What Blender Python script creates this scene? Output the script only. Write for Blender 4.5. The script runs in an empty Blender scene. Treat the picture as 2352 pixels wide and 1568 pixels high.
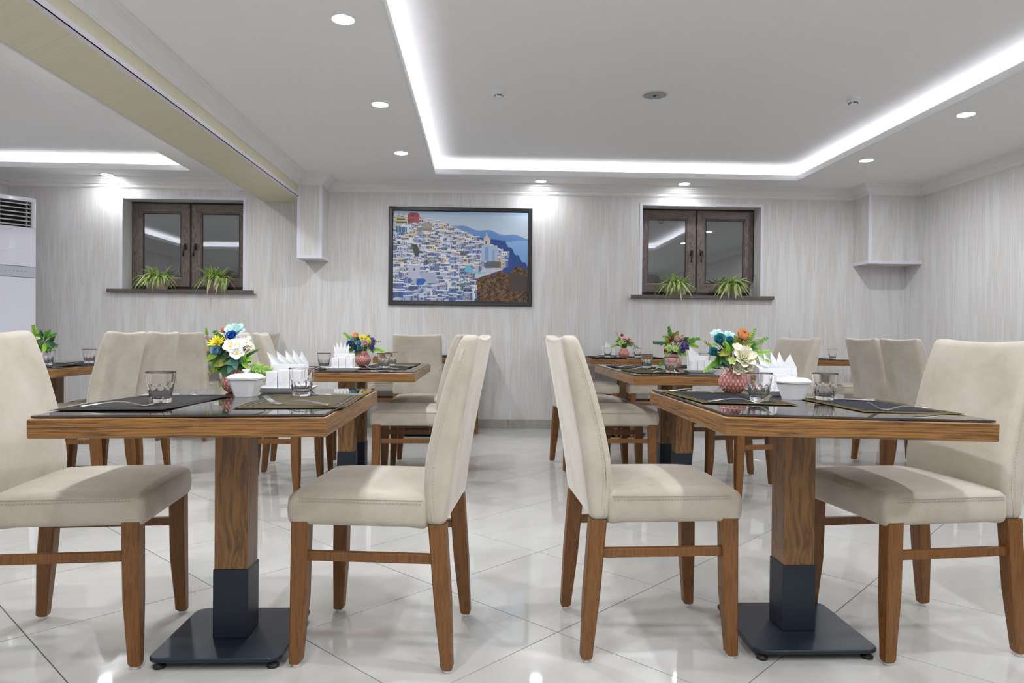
import bpy, math, random
from mathutils import Vector, Matrix
random.seed(7)
S = bpy.context.scene
C = bpy.context.collection
PI = math.pi
sin, cos = math.sin, math.cos

# ------------------------------------------------------------------ camera
FPX, YAW, PITCH, ROLL, CAMH = 1616.96, 0.04040594, -0.00959116, 0.00932086, 0.97
W_, H_ = 2352.0, 1568.0
_f = Vector((sin(YAW)*cos(PITCH), cos(YAW)*cos(PITCH), sin(PITCH)))
_r0 = Vector((cos(YAW), -sin(YAW), 0))
_u0 = _r0.cross(_f)
_r = _r0*cos(ROLL) + _u0*sin(ROLL)
_u = _u0*cos(ROLL) - _r0*sin(ROLL)
cd = bpy.data.cameras.new('camera')
cam = bpy.data.objects.new('camera', cd)
C.objects.link(cam)
m = Matrix((( _r.x, _u.x, -_f.x, 0), (_r.y, _u.y, -_f.y, 0), (_r.z, _u.z, -_f.z, CAMH), (0, 0, 0, 1)))
cam.matrix_world = m
cd.sensor_fit = 'HORIZONTAL'
cd.sensor_width = 36.0
cd.lens = FPX/W_*36.0
cd.clip_start = 0.02
S.camera = cam

def at(px, py, Y):
    """point of the room seen at a pixel of the photograph, at depth Y"""
    d = _r*((px-W_/2)/FPX) - _u*((py-H_/2)/FPX) + _f
    t = Y/d.y
    return Vector((d.x*t, Y, CAMH + d.z*t))

# ------------------------------------------------------------------ world, exposure
w = bpy.data.worlds.new('night')
S.world = w
w.use_nodes = True
w.node_tree.nodes['Background'].inputs[0].default_value = (0.004, 0.006, 0.010, 1)
w.node_tree.nodes['Background'].inputs[1].default_value = 1.0
S.view_settings.view_transform = 'Standard'
S.view_settings.look = 'None'
S.view_settings.gamma = 1.0
S.view_settings.use_curve_mapping = False
S.view_settings.exposure = 0.0

LAMP_POWER = 580.0
STRIP_POWER = 26.0

# ------------------------------------------------------------------ materials
def s2l(c):
    return tuple(((v/255.0)/12.92 if v <= 10 else ((v/255.0+0.055)/1.055)**2.4) for v in c)

def nmat(name):
    mt = bpy.data.materials.new(name)
    mt.use_nodes = True
    nt = mt.node_tree
    b = nt.nodes['Principled BSDF']
    return mt, nt, b

def node(nt, typ, **kw):
    n = nt.nodes.new(typ)
    for k, v in kw.items():
        if k.startswith('i_'):
            n.inputs[k[2:].replace('_', ' ')].default_value = v
        else:
            setattr(n, k, v)
    return n

def ramp(nt, fac, stops, interp='LINEAR'):
    r = nt.nodes.new('ShaderNodeValToRGB')
    r.color_ramp.interpolation = interp
    e = r.color_ramp.elements
    while len(e) < len(stops):
        e.new(0.5)
    for el, (p, c) in zip(e, stops):
        el.position = p
        el.color = (*c, 1) if len(c) == 3 else c
    nt.links.new(fac, r.inputs[0])
    return r.outputs[0]

def coords(nt, scale=(1, 1, 1), kind='Object', rot=(0, 0, 0)):
    tc = nt.nodes.new('ShaderNodeTexCoord')
    mp = nt.nodes.new('ShaderNodeMapping')
    mp.inputs['Scale'].default_value = scale
    mp.inputs['Rotation'].default_value = rot
    nt.links.new(tc.outputs[kind], mp.inputs[0])
    return mp.outputs[0]

def noise(nt, vec, scale=5, detail=3, rough=0.5, dist=0.0):
    n = nt.nodes.new('ShaderNodeTexNoise')
    n.inputs['Scale'].default_value = scale
    n.inputs['Detail'].default_value = detail
    n.inputs['Roughness'].default_value = rough
    n.inputs['Distortion'].default_value = dist
    nt.links.new(vec, n.inputs['Vector'])
    return n.outputs['Fac']

def bump(nt, b, h, strength=0.2, dist=0.01):
    bp = nt.nodes.new('ShaderNodeBump')
    bp.inputs['Strength'].default_value = strength
    bp.inputs['Distance'].default_value = dist
    nt.links.new(h, bp.inputs['Height'])
    nt.links.new(bp.outputs[0], b.inputs['Normal'])

def plain(name, col, rough=0.5, metal=0.0, spec=0.5, coat=0.0, noise_amt=0.0):
    mt, nt, b = nmat(name)
    b.inputs['Base Color'].default_value = (*col, 1)
    b.inputs['Roughness'].default_value = rough
    b.inputs['Metallic'].default_value = metal
    b.inputs['Specular IOR Level'].default_value = spec
    b.inputs['Coat Weight'].default_value = coat
    if noise_amt:
        f = noise(nt, coords(nt), 14, 4)
        lo = tuple(v*(1-noise_amt) for v in col)
        hi = tuple(min(1, v*(1+noise_amt)) for v in col)
        nt.links.new(ramp(nt, f, [(0.3, lo), (0.7, hi)]), b.inputs['Base Color'])
    return mt

def emit(name, col, power):
    mt, nt, b = nmat(name)
    b.inputs['Base Color'].default_value = (0.9, 0.9, 0.9, 1)
    b.inputs['Emission Color'].default_value = (*col, 1)
    b.inputs['Emission Strength'].default_value = power
    return mt

def mathn(nt, op, a, bb=None, **kw):
    n = nt.nodes.new('ShaderNodeMath')
    n.operation = op
    for i, v in enumerate((a, bb)):
        if v is None:
            continue
        if isinstance(v, (int, float)):
            n.inputs[i].default_value = v
        else:
            nt.links.new(v, n.inputs[i])
    return n.outputs[0]

def wallpaper(name, base, mid, pearl, strength=1.0):
    mt, nt, b = nmat(name)
    tc = nt.nodes.new('ShaderNodeTexCoord')
    sp = nt.nodes.new('ShaderNodeSeparateXYZ')
    nt.links.new(tc.outputs['Object'], sp.inputs[0])
    u = mathn(nt, 'ADD', sp.outputs[0], mathn(nt, 'MULTIPLY', sp.outputs[1], 1.37))
    cb = nt.nodes.new('ShaderNodeCombineXYZ')
    nt.links.new(u, cb.inputs[0])
    nt.links.new(mathn(nt, 'MULTIPLY', sp.outputs[2], 0.035), cb.inputs[2])
    f1 = noise(nt, cb.outputs[0], 72, 5, 0.62, 0.0)       # fine streaks
    cb2 = nt.nodes.new('ShaderNodeCombineXYZ')
    nt.links.new(u, cb2.inputs[0])
    nt.links.new(mathn(nt, 'MULTIPLY', sp.outputs[2], 0.10), cb2.inputs[2])
    f2 = noise(nt, cb2.outputs[0], 11, 2, 0.5, 0.6)       # broad runs
    f3 = noise(nt, cb2.outputs[0], 1.3, 1, 0.5)           # where the runs gather
    drip = ramp(nt, mathn(nt, 'ADD', f2, mathn(nt, 'MULTIPLY', f3, 0.35)), [(0.70, (0, 0, 0)), (0.76, (1, 1, 1))])
    mx = nt.nodes.new('ShaderNodeMix'); mx.data_type = 'RGBA'
    nt.links.new(ramp(nt, f1, [(0.30, base), (0.50, mid), (0.72, pearl)]), mx.inputs[6])
    mx.inputs[7].default_value = (*pearl, 1)
    nt.links.new(mathn(nt, 'MULTIPLY', drip, 0.6*strength), mx.inputs[0])
    nt.links.new(mx.outputs[2], b.inputs['Base Color'])
    rg = nt.nodes.new('ShaderNodeMapRange')
    nt.links.new(f1, rg.inputs[0])
    rg.inputs[1].default_value = 0.35; rg.inputs[2].default_value = 0.7
    rg.inputs[3].default_value = 0.62; rg.inputs[4].default_value = 0.34
    nt.links.new(rg.outputs[0], b.inputs['Roughness'])
    b.inputs['Specular IOR Level'].default_value = 0.45
    bump(nt, b, f1, 0.12, 0.004)
    return mt

M = {}
M['wall'] = wallpaper('streaked_wallpaper', (0.595, 0.56, 0.51), (0.655, 0.638, 0.615), (0.735, 0.73, 0.745))
M['beam'] = wallpaper('beam_wallpaper_shaded', (0.66, 0.61, 0.42), (0.70, 0.655, 0.475), (0.73, 0.69, 0.52), 0.15)  # same paper as the walls, yellowed in colour for the beam's shade
M['ceiling'] = plain('ceiling_paint', (0.875, 0.868, 0.86), 0.75, noise_amt=0.01)
M['crown'] = plain('crown_white', (0.80, 0.79, 0.78), 0.45)
M['lilac'] = plain('corner_strip_white', (0.74, 0.72, 0.80), 0.4)
M['lip'] = plain('cove_lip_white', (0.82, 0.82, 0.83), 0.5)
M['lamp'] = emit('lamp_diffuser', (0.93, 0.955, 1.0), LAMP_POWER)
M['lamp_soft'] = emit('lamp_diffuser_soft', (0.93, 0.955, 1.0), LAMP_POWER*0.27)
M['strip'] = emit('led_strip', (0.90, 0.90, 1.0), STRIP_POWER)
M['ringw'] = plain('lamp_ring', (0.85, 0.85, 0.86), 0.35)

def tile_mat():
    mt, nt, b = nmat('polished_tile')
    oi = nt.nodes.new('ShaderNodeObjectInfo')
    tc = nt.nodes.new('ShaderNodeTexCoord')
    ad = nt.nodes.new('ShaderNodeVectorMath'); ad.operation = 'ADD'
    sc = nt.nodes.new('ShaderNodeVectorMath'); sc.operation = 'SCALE'
    cb = nt.nodes.new('ShaderNodeCombineXYZ')
    for i in range(3):
        nt.links.new(oi.outputs['Random'], cb.inputs[i])
    nt.links.new(cb.outputs[0], sc.inputs[0]); sc.inputs['Scale'].default_value = 37.0
    nt.links.new(tc.outputs['Object'], ad.inputs[0]); nt.links.new(sc.outputs[0], ad.inputs[1])
    mp = nt.nodes.new('ShaderNodeMapping'); mp.inputs['Scale'].default_value = (1.0, 2.6, 1.0)
    nt.links.new(ad.outputs[0], mp.inputs[0])
    f = noise(nt, mp.outputs[0], 2.2, 6, 0.62, 0.8)
    nt.links.new(ramp(nt, f, [(0.30, (0.53, 0.52, 0.48)), (0.52, (0.572, 0.565, 0.54)), (0.74, (0.595, 0.59, 0.575))]), b.inputs['Base Color'])
    b.inputs['Roughness'].default_value = 0.035
    b.inputs['Specular IOR Level'].default_value = 0.55
    return mt
M['tile'] = tile_mat()
M['grout'] = plain('grout', (0.085, 0.08, 0.07), 0.9)
M['skirting'] = plain('skirting_tile', (0.36, 0.36, 0.31), 0.22, noise_amt=0.10)

def wood(name, lo, mid, hi, scale, rough=0.38, wob=0.018, k=1.0):
    mt, nt, b = nmat(name)
    tc = nt.nodes.new('ShaderNodeTexCoord')
    n0 = nt.nodes.new('ShaderNodeTexNoise'); n0.inputs['Scale'].default_value = 4.5; n0.inputs['Detail'].default_value = 2
    nt.links.new(tc.outputs['Object'], n0.inputs['Vector'])
    sb = nt.nodes.new('ShaderNodeVectorMath'); sb.operation = 'MULTIPLY_ADD'
    nt.links.new(n0.outputs['Color'], sb.inputs[0])
    sb.inputs[1].default_value = (wob, wob, wob)
    nt.links.new(tc.outputs['Object'], sb.inputs[2])
    mp = nt.nodes.new('ShaderNodeMapping'); mp.inputs['Scale'].default_value = scale
    nt.links.new(sb.outputs[0], mp.inputs[0])
    f = noise(nt, mp.outputs[0], 1.0, 4, 0.6, 0.3)
    nt.links.new(ramp(nt, f, [(0.30, lo), (0.40, mid), (0.47, hi), (0.52, mid), (0.565, lo), (0.62, hi), (0.72, mid)]), b.inputs['Base Color'])
    b.inputs['Roughness'].default_value = rough
    b.inputs['Specular IOR Level'].default_value = 0.5
    bump(nt, b, f, 0.15*k, 0.002)
    return mt
M['top_wood'] = wood('table_top_wood', (0.058, 0.022, 0.005), (0.205, 0.087, 0.017), (0.32, 0.146, 0.030), (2.2, 2.2, 120), 0.42, 0.022)
M['post_wood'] = wood('table_post_wood', (0.088, 0.037, 0.008), (0.185, 0.080, 0.015), (0.25, 0.113, 0.023), (24, 24, 1.7), 0.45, 0.07)
for _k in ('top_wood', 'post_wood'):
    _b = M[_k].node_tree.nodes['Principled BSDF']
    _b.inputs['Coat Weight'].default_value = 0.35
    _b.inputs['Coat Roughness'].default_value = 0.22
M['chair_wood'] = wood('chair_leg_wood', (0.125, 0.047, 0.009), (0.172, 0.067, 0.013), (0.20, 0.081, 0.017), (80, 80, 6), 0.45, 0.01, 0.4)
M['metal'] = plain('slate_coated_steel', (0.014, 0.021, 0.034), 0.38, 0.0, 0.35)
M['rubber'] = plain('black_rubber', (0.012, 0.012, 0.013), 0.5)
M['glide'] = plain('clear_glide', (0.72, 0.72, 0.70), 0.3)
M['dark_glass'] = plain('dark_table_glass', (0.014, 0.010, 0.009), 0.012, 0.0, 0.5)
M['dark_glass'].node_tree.nodes['Principled BSDF'].inputs['IOR'].default_value = 2.1

def fabric(name, c0, c1, c2):
    mt, nt, b = nmat(name)
    v = coords(nt)
    f = noise(nt, v, 6, 5, 0.6, 0.4)
    nt.links.new(ramp(nt, f, [(0.28, c0), (0.5, c1), (0.74, c2)]), b.inputs['Base Color'])
    b.inputs['Roughness'].default_value = 0.85
    b.inputs['Specular IOR Level'].default_value = 0.2
    b.inputs['Sheen Weight'].default_value = 0.55
    b.inputs['Sheen Roughness'].default_value = 0.4
    b.inputs['Sheen Tint'].default_value = (0.95, 0.92, 0.88, 1)
    g = noise(nt, v, 160, 2, 0.6)
    g2 = noise(nt, v, 9, 3, 0.55, 0.8)
    bump(nt, b, mathn(nt, 'ADD', mathn(nt, 'MULTIPLY', g, 0.16), g2), 0.22, 0.012)
    return mt
M['fabric'] = fabric('beige_suede', (0.405, 0.355, 0.280), (0.485, 0.435, 0.360), (0.55, 0.50, 0.43))
M['thread'] = plain('beige_thread', (0.40, 0.34, 0.27), 0.8)

def matweave(name, centre, dark, gold):
    mt, nt, b = nmat(name)
    tc = nt.nodes.new('ShaderNodeTexCoord')
    sp = nt.nodes.new('ShaderNodeSeparateXYZ')
    nt.links.new(tc.outputs['Generated'], sp.inputs[0])
    ax = mathn(nt, 'ABSOLUTE', mathn(nt, 'SUBTRACT', sp.outputs[0], 0.5))
    ay = mathn(nt, 'ABSOLUTE', mathn(nt, 'SUBTRACT', sp.outputs[1], 0.5))
    dx = mathn(nt, 'MULTIPLY', mathn(nt, 'SUBTRACT', 0.5, ax), 0.30)
    dy = mathn(nt, 'MULTIPLY', mathn(nt, 'SUBTRACT', 0.5, ay), 0.45)
    d = mathn(nt, 'MULTIPLY', mathn(nt, 'MINIMUM', dx, dy), 8.0)
    col = ramp(nt, d, [(0, gold), (0.028, dark), (0.085, gold), (0.12, dark), (0.21, gold), (0.25, dark), (0.33, centre)], 'CONSTANT')
    v = coords(nt, (1, 1, 1))
    wv = node(nt, 'ShaderNodeTexWave'); wv.inputs['Scale'].default_value = 150
    nt.links.new(v, wv.inputs[0])
    wv2 = node(nt, 'ShaderNodeTexWave'); wv2.inputs['Scale'].default_value = 150; wv2.bands_direction = 'Y'
    nt.links.new(v, wv2.inputs[0])
    ht = mathn(nt, 'MULTIPLY', wv.outputs['Fac'], wv2.outputs['Fac'])
    mx = nt.nodes.new('ShaderNodeMix'); mx.data_type = 'RGBA'; mx.blend_type = 'MULTIPLY'; mx.inputs[0].default_value = 0.6
    nt.links.new(col, mx.inputs[6])
    nt.links.new(ramp(nt, ht, [(0.0, (0.45, 0.45, 0.45)), (0.6, (1, 1, 1))]), mx.inputs[7])
    nt.links.new(mx.outputs[2], b.inputs['Base Color'])
    b.inputs['Roughness'].default_value = 0.85
    b.inputs['Specular IOR Level'].default_value = 0.15
    bump(nt, b, ht, 0.3, 0.001)
    return mt
M['mat_black'] = matweave('woven_charcoal', (0.050, 0.045, 0.042), (0.030, 0.028, 0.030), (0.055, 0.050, 0.045))
M['mat_olive'] = matweave('woven_olive', (0.105, 0.082, 0.045), (0.048, 0.045, 0.045), (0.21, 0.16, 0.06))
M['mat_navy'] = matweave('woven_navy', (0.026, 0.028, 0.040), (0.018, 0.017, 0.018), (0.30, 0.22, 0.075))
M['steel'] = plain('polished_steel', (0.62, 0.61, 0.60), 0.16, 1.0)
M['ceramic'] = plain('white_ceramic', (0.82, 0.82, 0.84), 0.12, 0, 0.5)
M['paper'] = plain('napkin_paper', (0.88, 0.88, 0.90), 0.85)

def glassmat(name, ior, col=(1, 1, 1), rough=0.0):
    mt, nt, b = nmat(name)
    b.inputs['Base Color'].default_value = (*col, 1)
    b.inputs['Roughness'].default_value = rough
    b.inputs['Transmission Weight'].default_value = 1.0
    b.inputs['IOR'].default_value = ior
    return mt
M['tumbler'] = glassmat('tumbler_glass', 1.38, (1.0, 1.0, 1.0))
M['pane'] = glassmat('window_glass', 2.75, (0.88, 0.93, 0.97))
M['winwood'] = wood('window_walnut_foil', (0.085, 0.062, 0.050), (0.135, 0.103, 0.088), (0.185, 0.145, 0.125), (28, 28, 5), 0.45, 0.02, 0.5)
M['winwood_h'] = wood('window_walnut_foil_flat', (0.085, 0.062, 0.050), (0.135, 0.103, 0.088), (0.185, 0.145, 0.125), (5, 28, 60), 0.45, 0.02, 0.5)
M['sill'] = plain('sill_brown', (0.115, 0.088, 0.080), 0.4, noise_amt=0.12)
M['gasket'] = plain('dark_gasket', (0.018, 0.015, 0.014), 0.5)
M['black_plastic'] = plain('black_plastic', (0.012, 0.012, 0.013), 0.25)
M['frame_black'] = plain('black_frame', (0.012, 0.012, 0.014), 0.35)
M['acwhite'] = plain('cabinet_white', (0.70, 0.70, 0.80), 0.14, 0, 0.5, 0.3)
M['acgrey'] = plain('panel_grey', (0.46, 0.48, 0.55), 0.15)
M['acdark'] = plain('vent_dark', (0.02, 0.018, 0.016), 0.6)
M['acslat'] = plain('vent_slat', (0.55, 0.54, 0.55), 0.3)
M['mark'] = plain('panel_mark', (0.24, 0.26, 0.32), 0.5)
M['detector'] = plain('detector_white', (0.80, 0.80, 0.83), 0.4)
M['detector_dark'] = plain('detector_slot', (0.16, 0.16, 0.19), 0.6)
M['speaker_mesh'] = plain('speaker_mesh', (0.36, 0.38, 0.38), 0.6)
M['cream_ring'] = plain('speaker_rim', (0.70, 0.68, 0.60), 0.5)
M['badge'] = plain('speaker_badge', (0.02, 0.02, 0.02), 0.4)
M['pot'] = plain('pink_stone_pot', (0.42, 0.32, 0.28), 0.75, noise_amt=0.35)
M['soil'] = plain('potting_soil', (0.03, 0.022, 0.016), 0.95)
M['driftwood'] = plain('grey_weathered_wood', (0.26, 0.245, 0.23), 0.85, noise_amt=0.35)
M['brass'] = plain('brass', (0.60, 0.42, 0.12), 0.3, 0.9)

def blademat():
    mt, nt, b = nmat('variegated_blade')
    at_ = nt.nodes.new('ShaderNodeAttribute'); at_.attribute_name = 'edge'
    nt.links.new(ramp(nt, at_.outputs['Fac'], [(0.0, (0.11, 0.27, 0.025)), (0.45, (0.19, 0.40, 0.03)), (0.75, (0.60, 0.70, 0.26)), (1.0, (0.68, 0.75, 0.34))]), b.inputs['Base Color'])
    b.inputs['Roughness'].default_value = 0.45
    return mt
M['blade'] = blademat()

def vasemat():
    mt, nt, b = nmat('pink_relief_glaze')
    at_ = nt.nodes.new('ShaderNodeAttribute'); at_.attribute_name = 'edge'
    nt.links.new(ramp(nt, at_.outputs['Fac'], [(0.0, (0.40, 0.14, 0.12)), (0.5, (0.62, 0.29, 0.25)), (1.0, (0.76, 0.47, 0.42))]), b.inputs['Base Color'])
    b.inputs['Roughness'].default_value = 0.22
    return mt
M['vase'] = vasemat()

def petalmat(name, col, deep):
    mt, nt, b = nmat(name)
    at_ = nt.nodes.new('ShaderNodeAttribute'); at_.attribute_name = 'edge'
    nt.links.new(ramp(nt, at_.outputs['Fac'], [(0.0, deep), (0.55, col), (1.0, tuple(min(1, v*1.1+0.02) for v in col))]), b.inputs['Base Color'])
    b.inputs['Roughness'].default_value = 0.6
    b.inputs['Subsurface Weight'].default_value = 0.0
    return mt
PET = {
 'white': petalmat('petal_white', (0.86, 0.86, 0.84), (0.75, 0.70, 0.45)),
 'cream': petalmat('petal_cream', (0.84, 0.82, 0.66), (0.72, 0.70, 0.30)),
 'mint': petalmat('petal_pale_mint', (0.62, 0.82, 0.80), (0.45, 0.70, 0.68)),
 'royal': petalmat('petal_royal_blue', (0.02, 0.12, 0.48), (0.005, 0.03, 0.20)),
 'dusty': petalmat('petal_dusty_blue', (0.17, 0.33, 0.46), (0.03, 0.08, 0.14)),
 'teal': petalmat('petal_teal', (0.05, 0.30, 0.38), (0.01, 0.09, 0.14)),
 'blue': petalmat('petal_blue', (0.06, 0.15, 0.38), (0.02, 0.05, 0.16)),
 'sky': petalmat('petal_sky', (0.25, 0.46, 0.55), (0.08, 0.2, 0.28)),
 'yellow': petalmat('petal_yellow', (0.84, 0.72, 0.03), (0.60, 0.42, 0.01)),
 'peach': petalmat('petal_peach', (0.88, 0.52, 0.26), (0.80, 0.30, 0.10)),
 'coral': petalmat('petal_coral', (0.84, 0.40, 0.24), (0.70, 0.16, 0.08)),
 'pink': petalmat('petal_pink', (0.84, 0.62, 0.60), (0.75, 0.35, 0.35)),
 'purple': petalmat('petal_purple', (0.33, 0.22, 0.58), (0.14, 0.06, 0.32)),
 'red': petalmat('petal_red', (0.60, 0.03, 0.05), (0.30, 0.01, 0.02)),
 'lime': petalmat('petal_lime', (0.58, 0.74, 0.28), (0.35, 0.55, 0.08)),
}
LEAF = {
 'green': petalmat('leaf_green', (0.10, 0.30, 0.025), (0.03, 0.12, 0.012)),
 'light': petalmat('leaf_light', (0.26, 0.50, 0.04), (0.10, 0.28, 0.02)),
 'dark': petalmat('leaf_dark', (0.035, 0.12, 0.035), (0.012, 0.045, 0.012)),
 'olive': petalmat('leaf_olive', (0.24, 0.25, 0.03), (0.10, 0.11, 0.012)),
 'teal': petalmat('leaf_bluegreen', (0.09, 0.26, 0.19), (0.03, 0.11, 0.08)),
}
M['stamen'] = plain('stamen_yellow', (0.75, 0.55, 0.10), 0.7)
M['berry'] = plain('berry', (0.55, 0.50, 0.35), 0.4)

# ------------------------------------------------------------------ mesh helpers
def concat(parts):
    V, F = [], []
    for v, f in parts:
        n = len(V)
        V += [tuple(p) for p in v]
        F += [tuple(i+n for i in q) for q in f]
    return V, F

def box(x0, x1, y0, y1, z0, z1):
    v = [(x0, y0, z0), (x1, y0, z0), (x1, y1, z0), (x0, y1, z0), (x0, y0, z1), (x1, y0, z1), (x1, y1, z1), (x0, y1, z1)]
    f = [(3, 2, 1, 0), (4, 5, 6, 7), (0, 1, 5, 4), (1, 2, 6, 5), (2, 3, 7, 6), (3, 0, 4, 7)]
    return v, f

def rbox(sx, sy, sz, r, n=2, mseg=(1, 1, 1), deform=None, c=(0, 0, 0)):
    """rounded box, centred at c, with mseg cuts on each flat"""
    def axis(h, mm):
        inner = [-(h-r) + 2*(h-r)*i/mm for i in range(mm+1)]
        hi = [(h-r) + r*math.tan(PI/4*k/n) for k in range(1, n+1)]
        return [-t for t in reversed(hi)] + inner + hi
    hx, hy, hz = sx/2, sy/2, sz/2
    A = (axis(hx, mseg[0]), axis(hy, mseg[1]), axis(hz, mseg[2]))
    hh = (hx, hy, hz)
    idx, V, F = {}, [], []
    def vert(i, j, k):
        key = (i, j, k)
        if key in idx:
            return idx[key]
        p = [A[0][i], A[1][j], A[2][k]]
        inn = [max(-(hh[a]-r), min(hh[a]-r, p[a])) for a in range(3)]
        d = Vector([p[a]-inn[a] for a in range(3)])
        if d.length > 0:
            d = d.normalized()*r
        q = (inn[0]+d.x+c[0], inn[1]+d.y+c[1], inn[2]+d.z+c[2])
        if deform:
            q = deform(*q)
        idx[key] = len(V)
        V.append(q)
        return idx[key]
    N = [len(a)-1 for a in A]
    for i in range(N[0]):
        for j in range(N[1]):
            F.append((vert(i, j, 0), vert(i, j+1, 0), vert(i+1, j+1, 0), vert(i+1, j, 0)))
            F.append((vert(i, j, N[2]), vert(i+1, j, N[2]), vert(i+1, j+1, N[2]), vert(i, j+1, N[2])))
    for i in range(N[0]):
        for k in range(N[2]):
            F.append((vert(i, 0, k), vert(i+1, 0, k), vert(i+1, 0, k+1), vert(i, 0, k+1)))
            F.append((vert(i, N[1], k), vert(i, N[1], k+1), vert(i+1, N[1], k+1), vert(i+1, N[1], k)))
    for j in range(N[1]):
        for k in range(N[2]):
            F.append((vert(0, j, k), vert(0, j, k+1), vert(0, j+1, k+1), vert(0, j+1, k)))
            F.append((vert(N[0], j, k), vert(N[0], j+1, k), vert(N[0], j+1, k+1), vert(N[0], j, k+1)))
    return V, F

def lathe(prof, seg=32, rf=None, cap0=True, cap1=False):
    V, F = [], []
    for (r, z) in prof:
        for s in range(seg):
            a = 2*PI*s/seg
            rr = rf(r, z, a) if rf else r
            V.append((rr*cos(a), rr*sin(a), z))
    for i in range(len(prof)-1):
        for s in range(seg):
            t = (s+1) % seg
            F.append((i*seg+s, i*seg+t, (i+1)*seg+t, (i+1)*seg+s))
    if cap0:
        F.append(tuple(reversed(range(seg))))
    if cap1:
        b = (len(prof)-1)*seg
        F.append(tuple(b+s for s in range(seg)))
    return V, F

def loft(sections, cap0=True, cap1=True):
    n = len(sections[0])
    V = [p for s in sections for p in s]
    F = []
    for i in range(len(sections)-1):
        for s in range(n):
            t = (s+1) % n
            F.append((i*n+s, i*n+t, (i+1)*n+t, (i+1)*n+s))
    if cap0:
        F.append(tuple(reversed(range(n))))
    if cap1:
        F.append(tuple((len(sections)-1)*n+s for s in range(n)))
    return V, F

def tube(pts, r, seg=6, r1=None):
    pts = [Vector(p) for p in pts]
    secs = []
    for i, p in enumerate(pts):
        d = (pts[min(i+1, len(pts)-1)] - pts[max(i-1, 0)]).normalized()
        a = d.cross(Vector((0, 0, 1)))
        if a.length < 1e-3:
            a = d.cross(Vector((1, 0, 0)))
        a.normalize()
        bvec = a.cross(d)
        rr = r if r1 is None else r + (r1-r)*i/(len(pts)-1)
        secs.append([tuple(p + (a*cos(2*PI*s/seg) + bvec*sin(2*PI*s/seg))*rr) for s in range(seg)])
    return loft(secs)

def mesh(name, vf, mats, smooth=False, edge=None, midx=None):
    me = bpy.data.meshes.new(name)
    me.from_pydata([tuple(p) for p in vf[0]], [], [tuple(f) for f in vf[1]])
    if not isinstance(mats, (list, tuple)):
        mats = [mats]
    for mm in mats:
        me.materials.append(mm)
    if smooth:
        me.polygons.foreach_set('use_smooth', [True]*len(me.polygons))
    if edge is not None:
        a = me.attributes.new('edge', 'FLOAT', 'POINT')
        a.data.foreach_set('value', edge)
    if midx is not None:
        me.polygons.foreach_set('material_index', midx)
    me.update()
    return me

def link(name, me, parent=None, loc=(0, 0, 0), rot=(0, 0, 0), scale=(1, 1, 1), kind=None):
    o = bpy.data.objects.new(name, me)
    C.objects.link(o)
    o.location = loc
    o.rotation_euler = rot
    o.scale = scale
    if parent is not None:
        o.parent = parent
    if kind:
        o['kind'] = kind
    return o

def obj(name, vf, mt, parent=None, smooth=False, loc=(0, 0, 0), rot=(0, 0, 0), kind=None):
    return link(name, mesh(name, vf, mt, smooth), parent, loc, rot, kind=kind)

def thing(name, label, cat, loc=(0, 0, 0), rotz=0.0, group=None):
    o = link(name, None, None, loc, (0, 0, rotz))
    o.empty_display_size = 0.1
    return tag(o, label, cat, group)

def tag(o, label, cat, group=None):
    o['label'] = label
    o['category'] = cat
    if group:
        o['group'] = group
    return o

def struct(name, vf, mt, parent=None, label=None, smooth=False):
    o = obj(name, vf, mt, parent, smooth)
    if parent is None:
        o['kind'] = 'structure'
        if label:
            o['label'] = label
    return o

# ------------------------------------------------------------------ room dimensions
D = 7.30                      # back wall
XR, XL, XLR = 4.45, -6.0, -4.8
YB = -2.6                     # wall behind the camera
ZC, ZU = 2.52, 2.65           # soffit and raised ceiling
BX0, BX1, BZ = -2.262, -1.835, 2.31
WIN = ((-3.668, -2.457, 1.397, 2.318), (1.645, 2.905, 1.397, 2.335))

def cut_grid(x0, x1, y0, y1, holes):
    xs = sorted({x0, x1, *[h[0] for h in holes], *[h[1] for h in holes]})
    ys = sorted({y0, y1, *[h[2] for h in holes], *[h[3] for h in holes]})
    out = []
    for a, b_ in zip(xs, xs[1:]):
        for c_, d_ in zip(ys, ys[1:]):
            mx, my = (a+b_)/2, (c_+d_)/2
            if any(h[0] < mx < h[1] and h[2] < my < h[3] for h in holes):
                continue
            out.append((a, b_, c_, d_))
    return out

# walls
struct('wall_back', concat([box(a, b_, D, D+0.26, c_, d_) for a, b_, c_, d_ in cut_grid(XL-0.2, XR+0.2, 0, 2.70, WIN)]), M['wall'], label='back wall in pale streaked wallpaper')
struct('wall_right', box(XR, XR+0.2, YB-0.2, D, 0, 2.70), M['wall'], label='right wall in pale streaked wallpaper')
struct('wall_left', concat([box(XL-0.2, XL, YB-0.2, D, 0, 2.70), box(XL, XLR, 6.62, D, 0, ZC)]), M['wall'], label='left wall in pale streaked wallpaper')
struct('wall_front', box(XL, XR, YB-0.2, YB, 0, 2.70), M['wall'])

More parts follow.
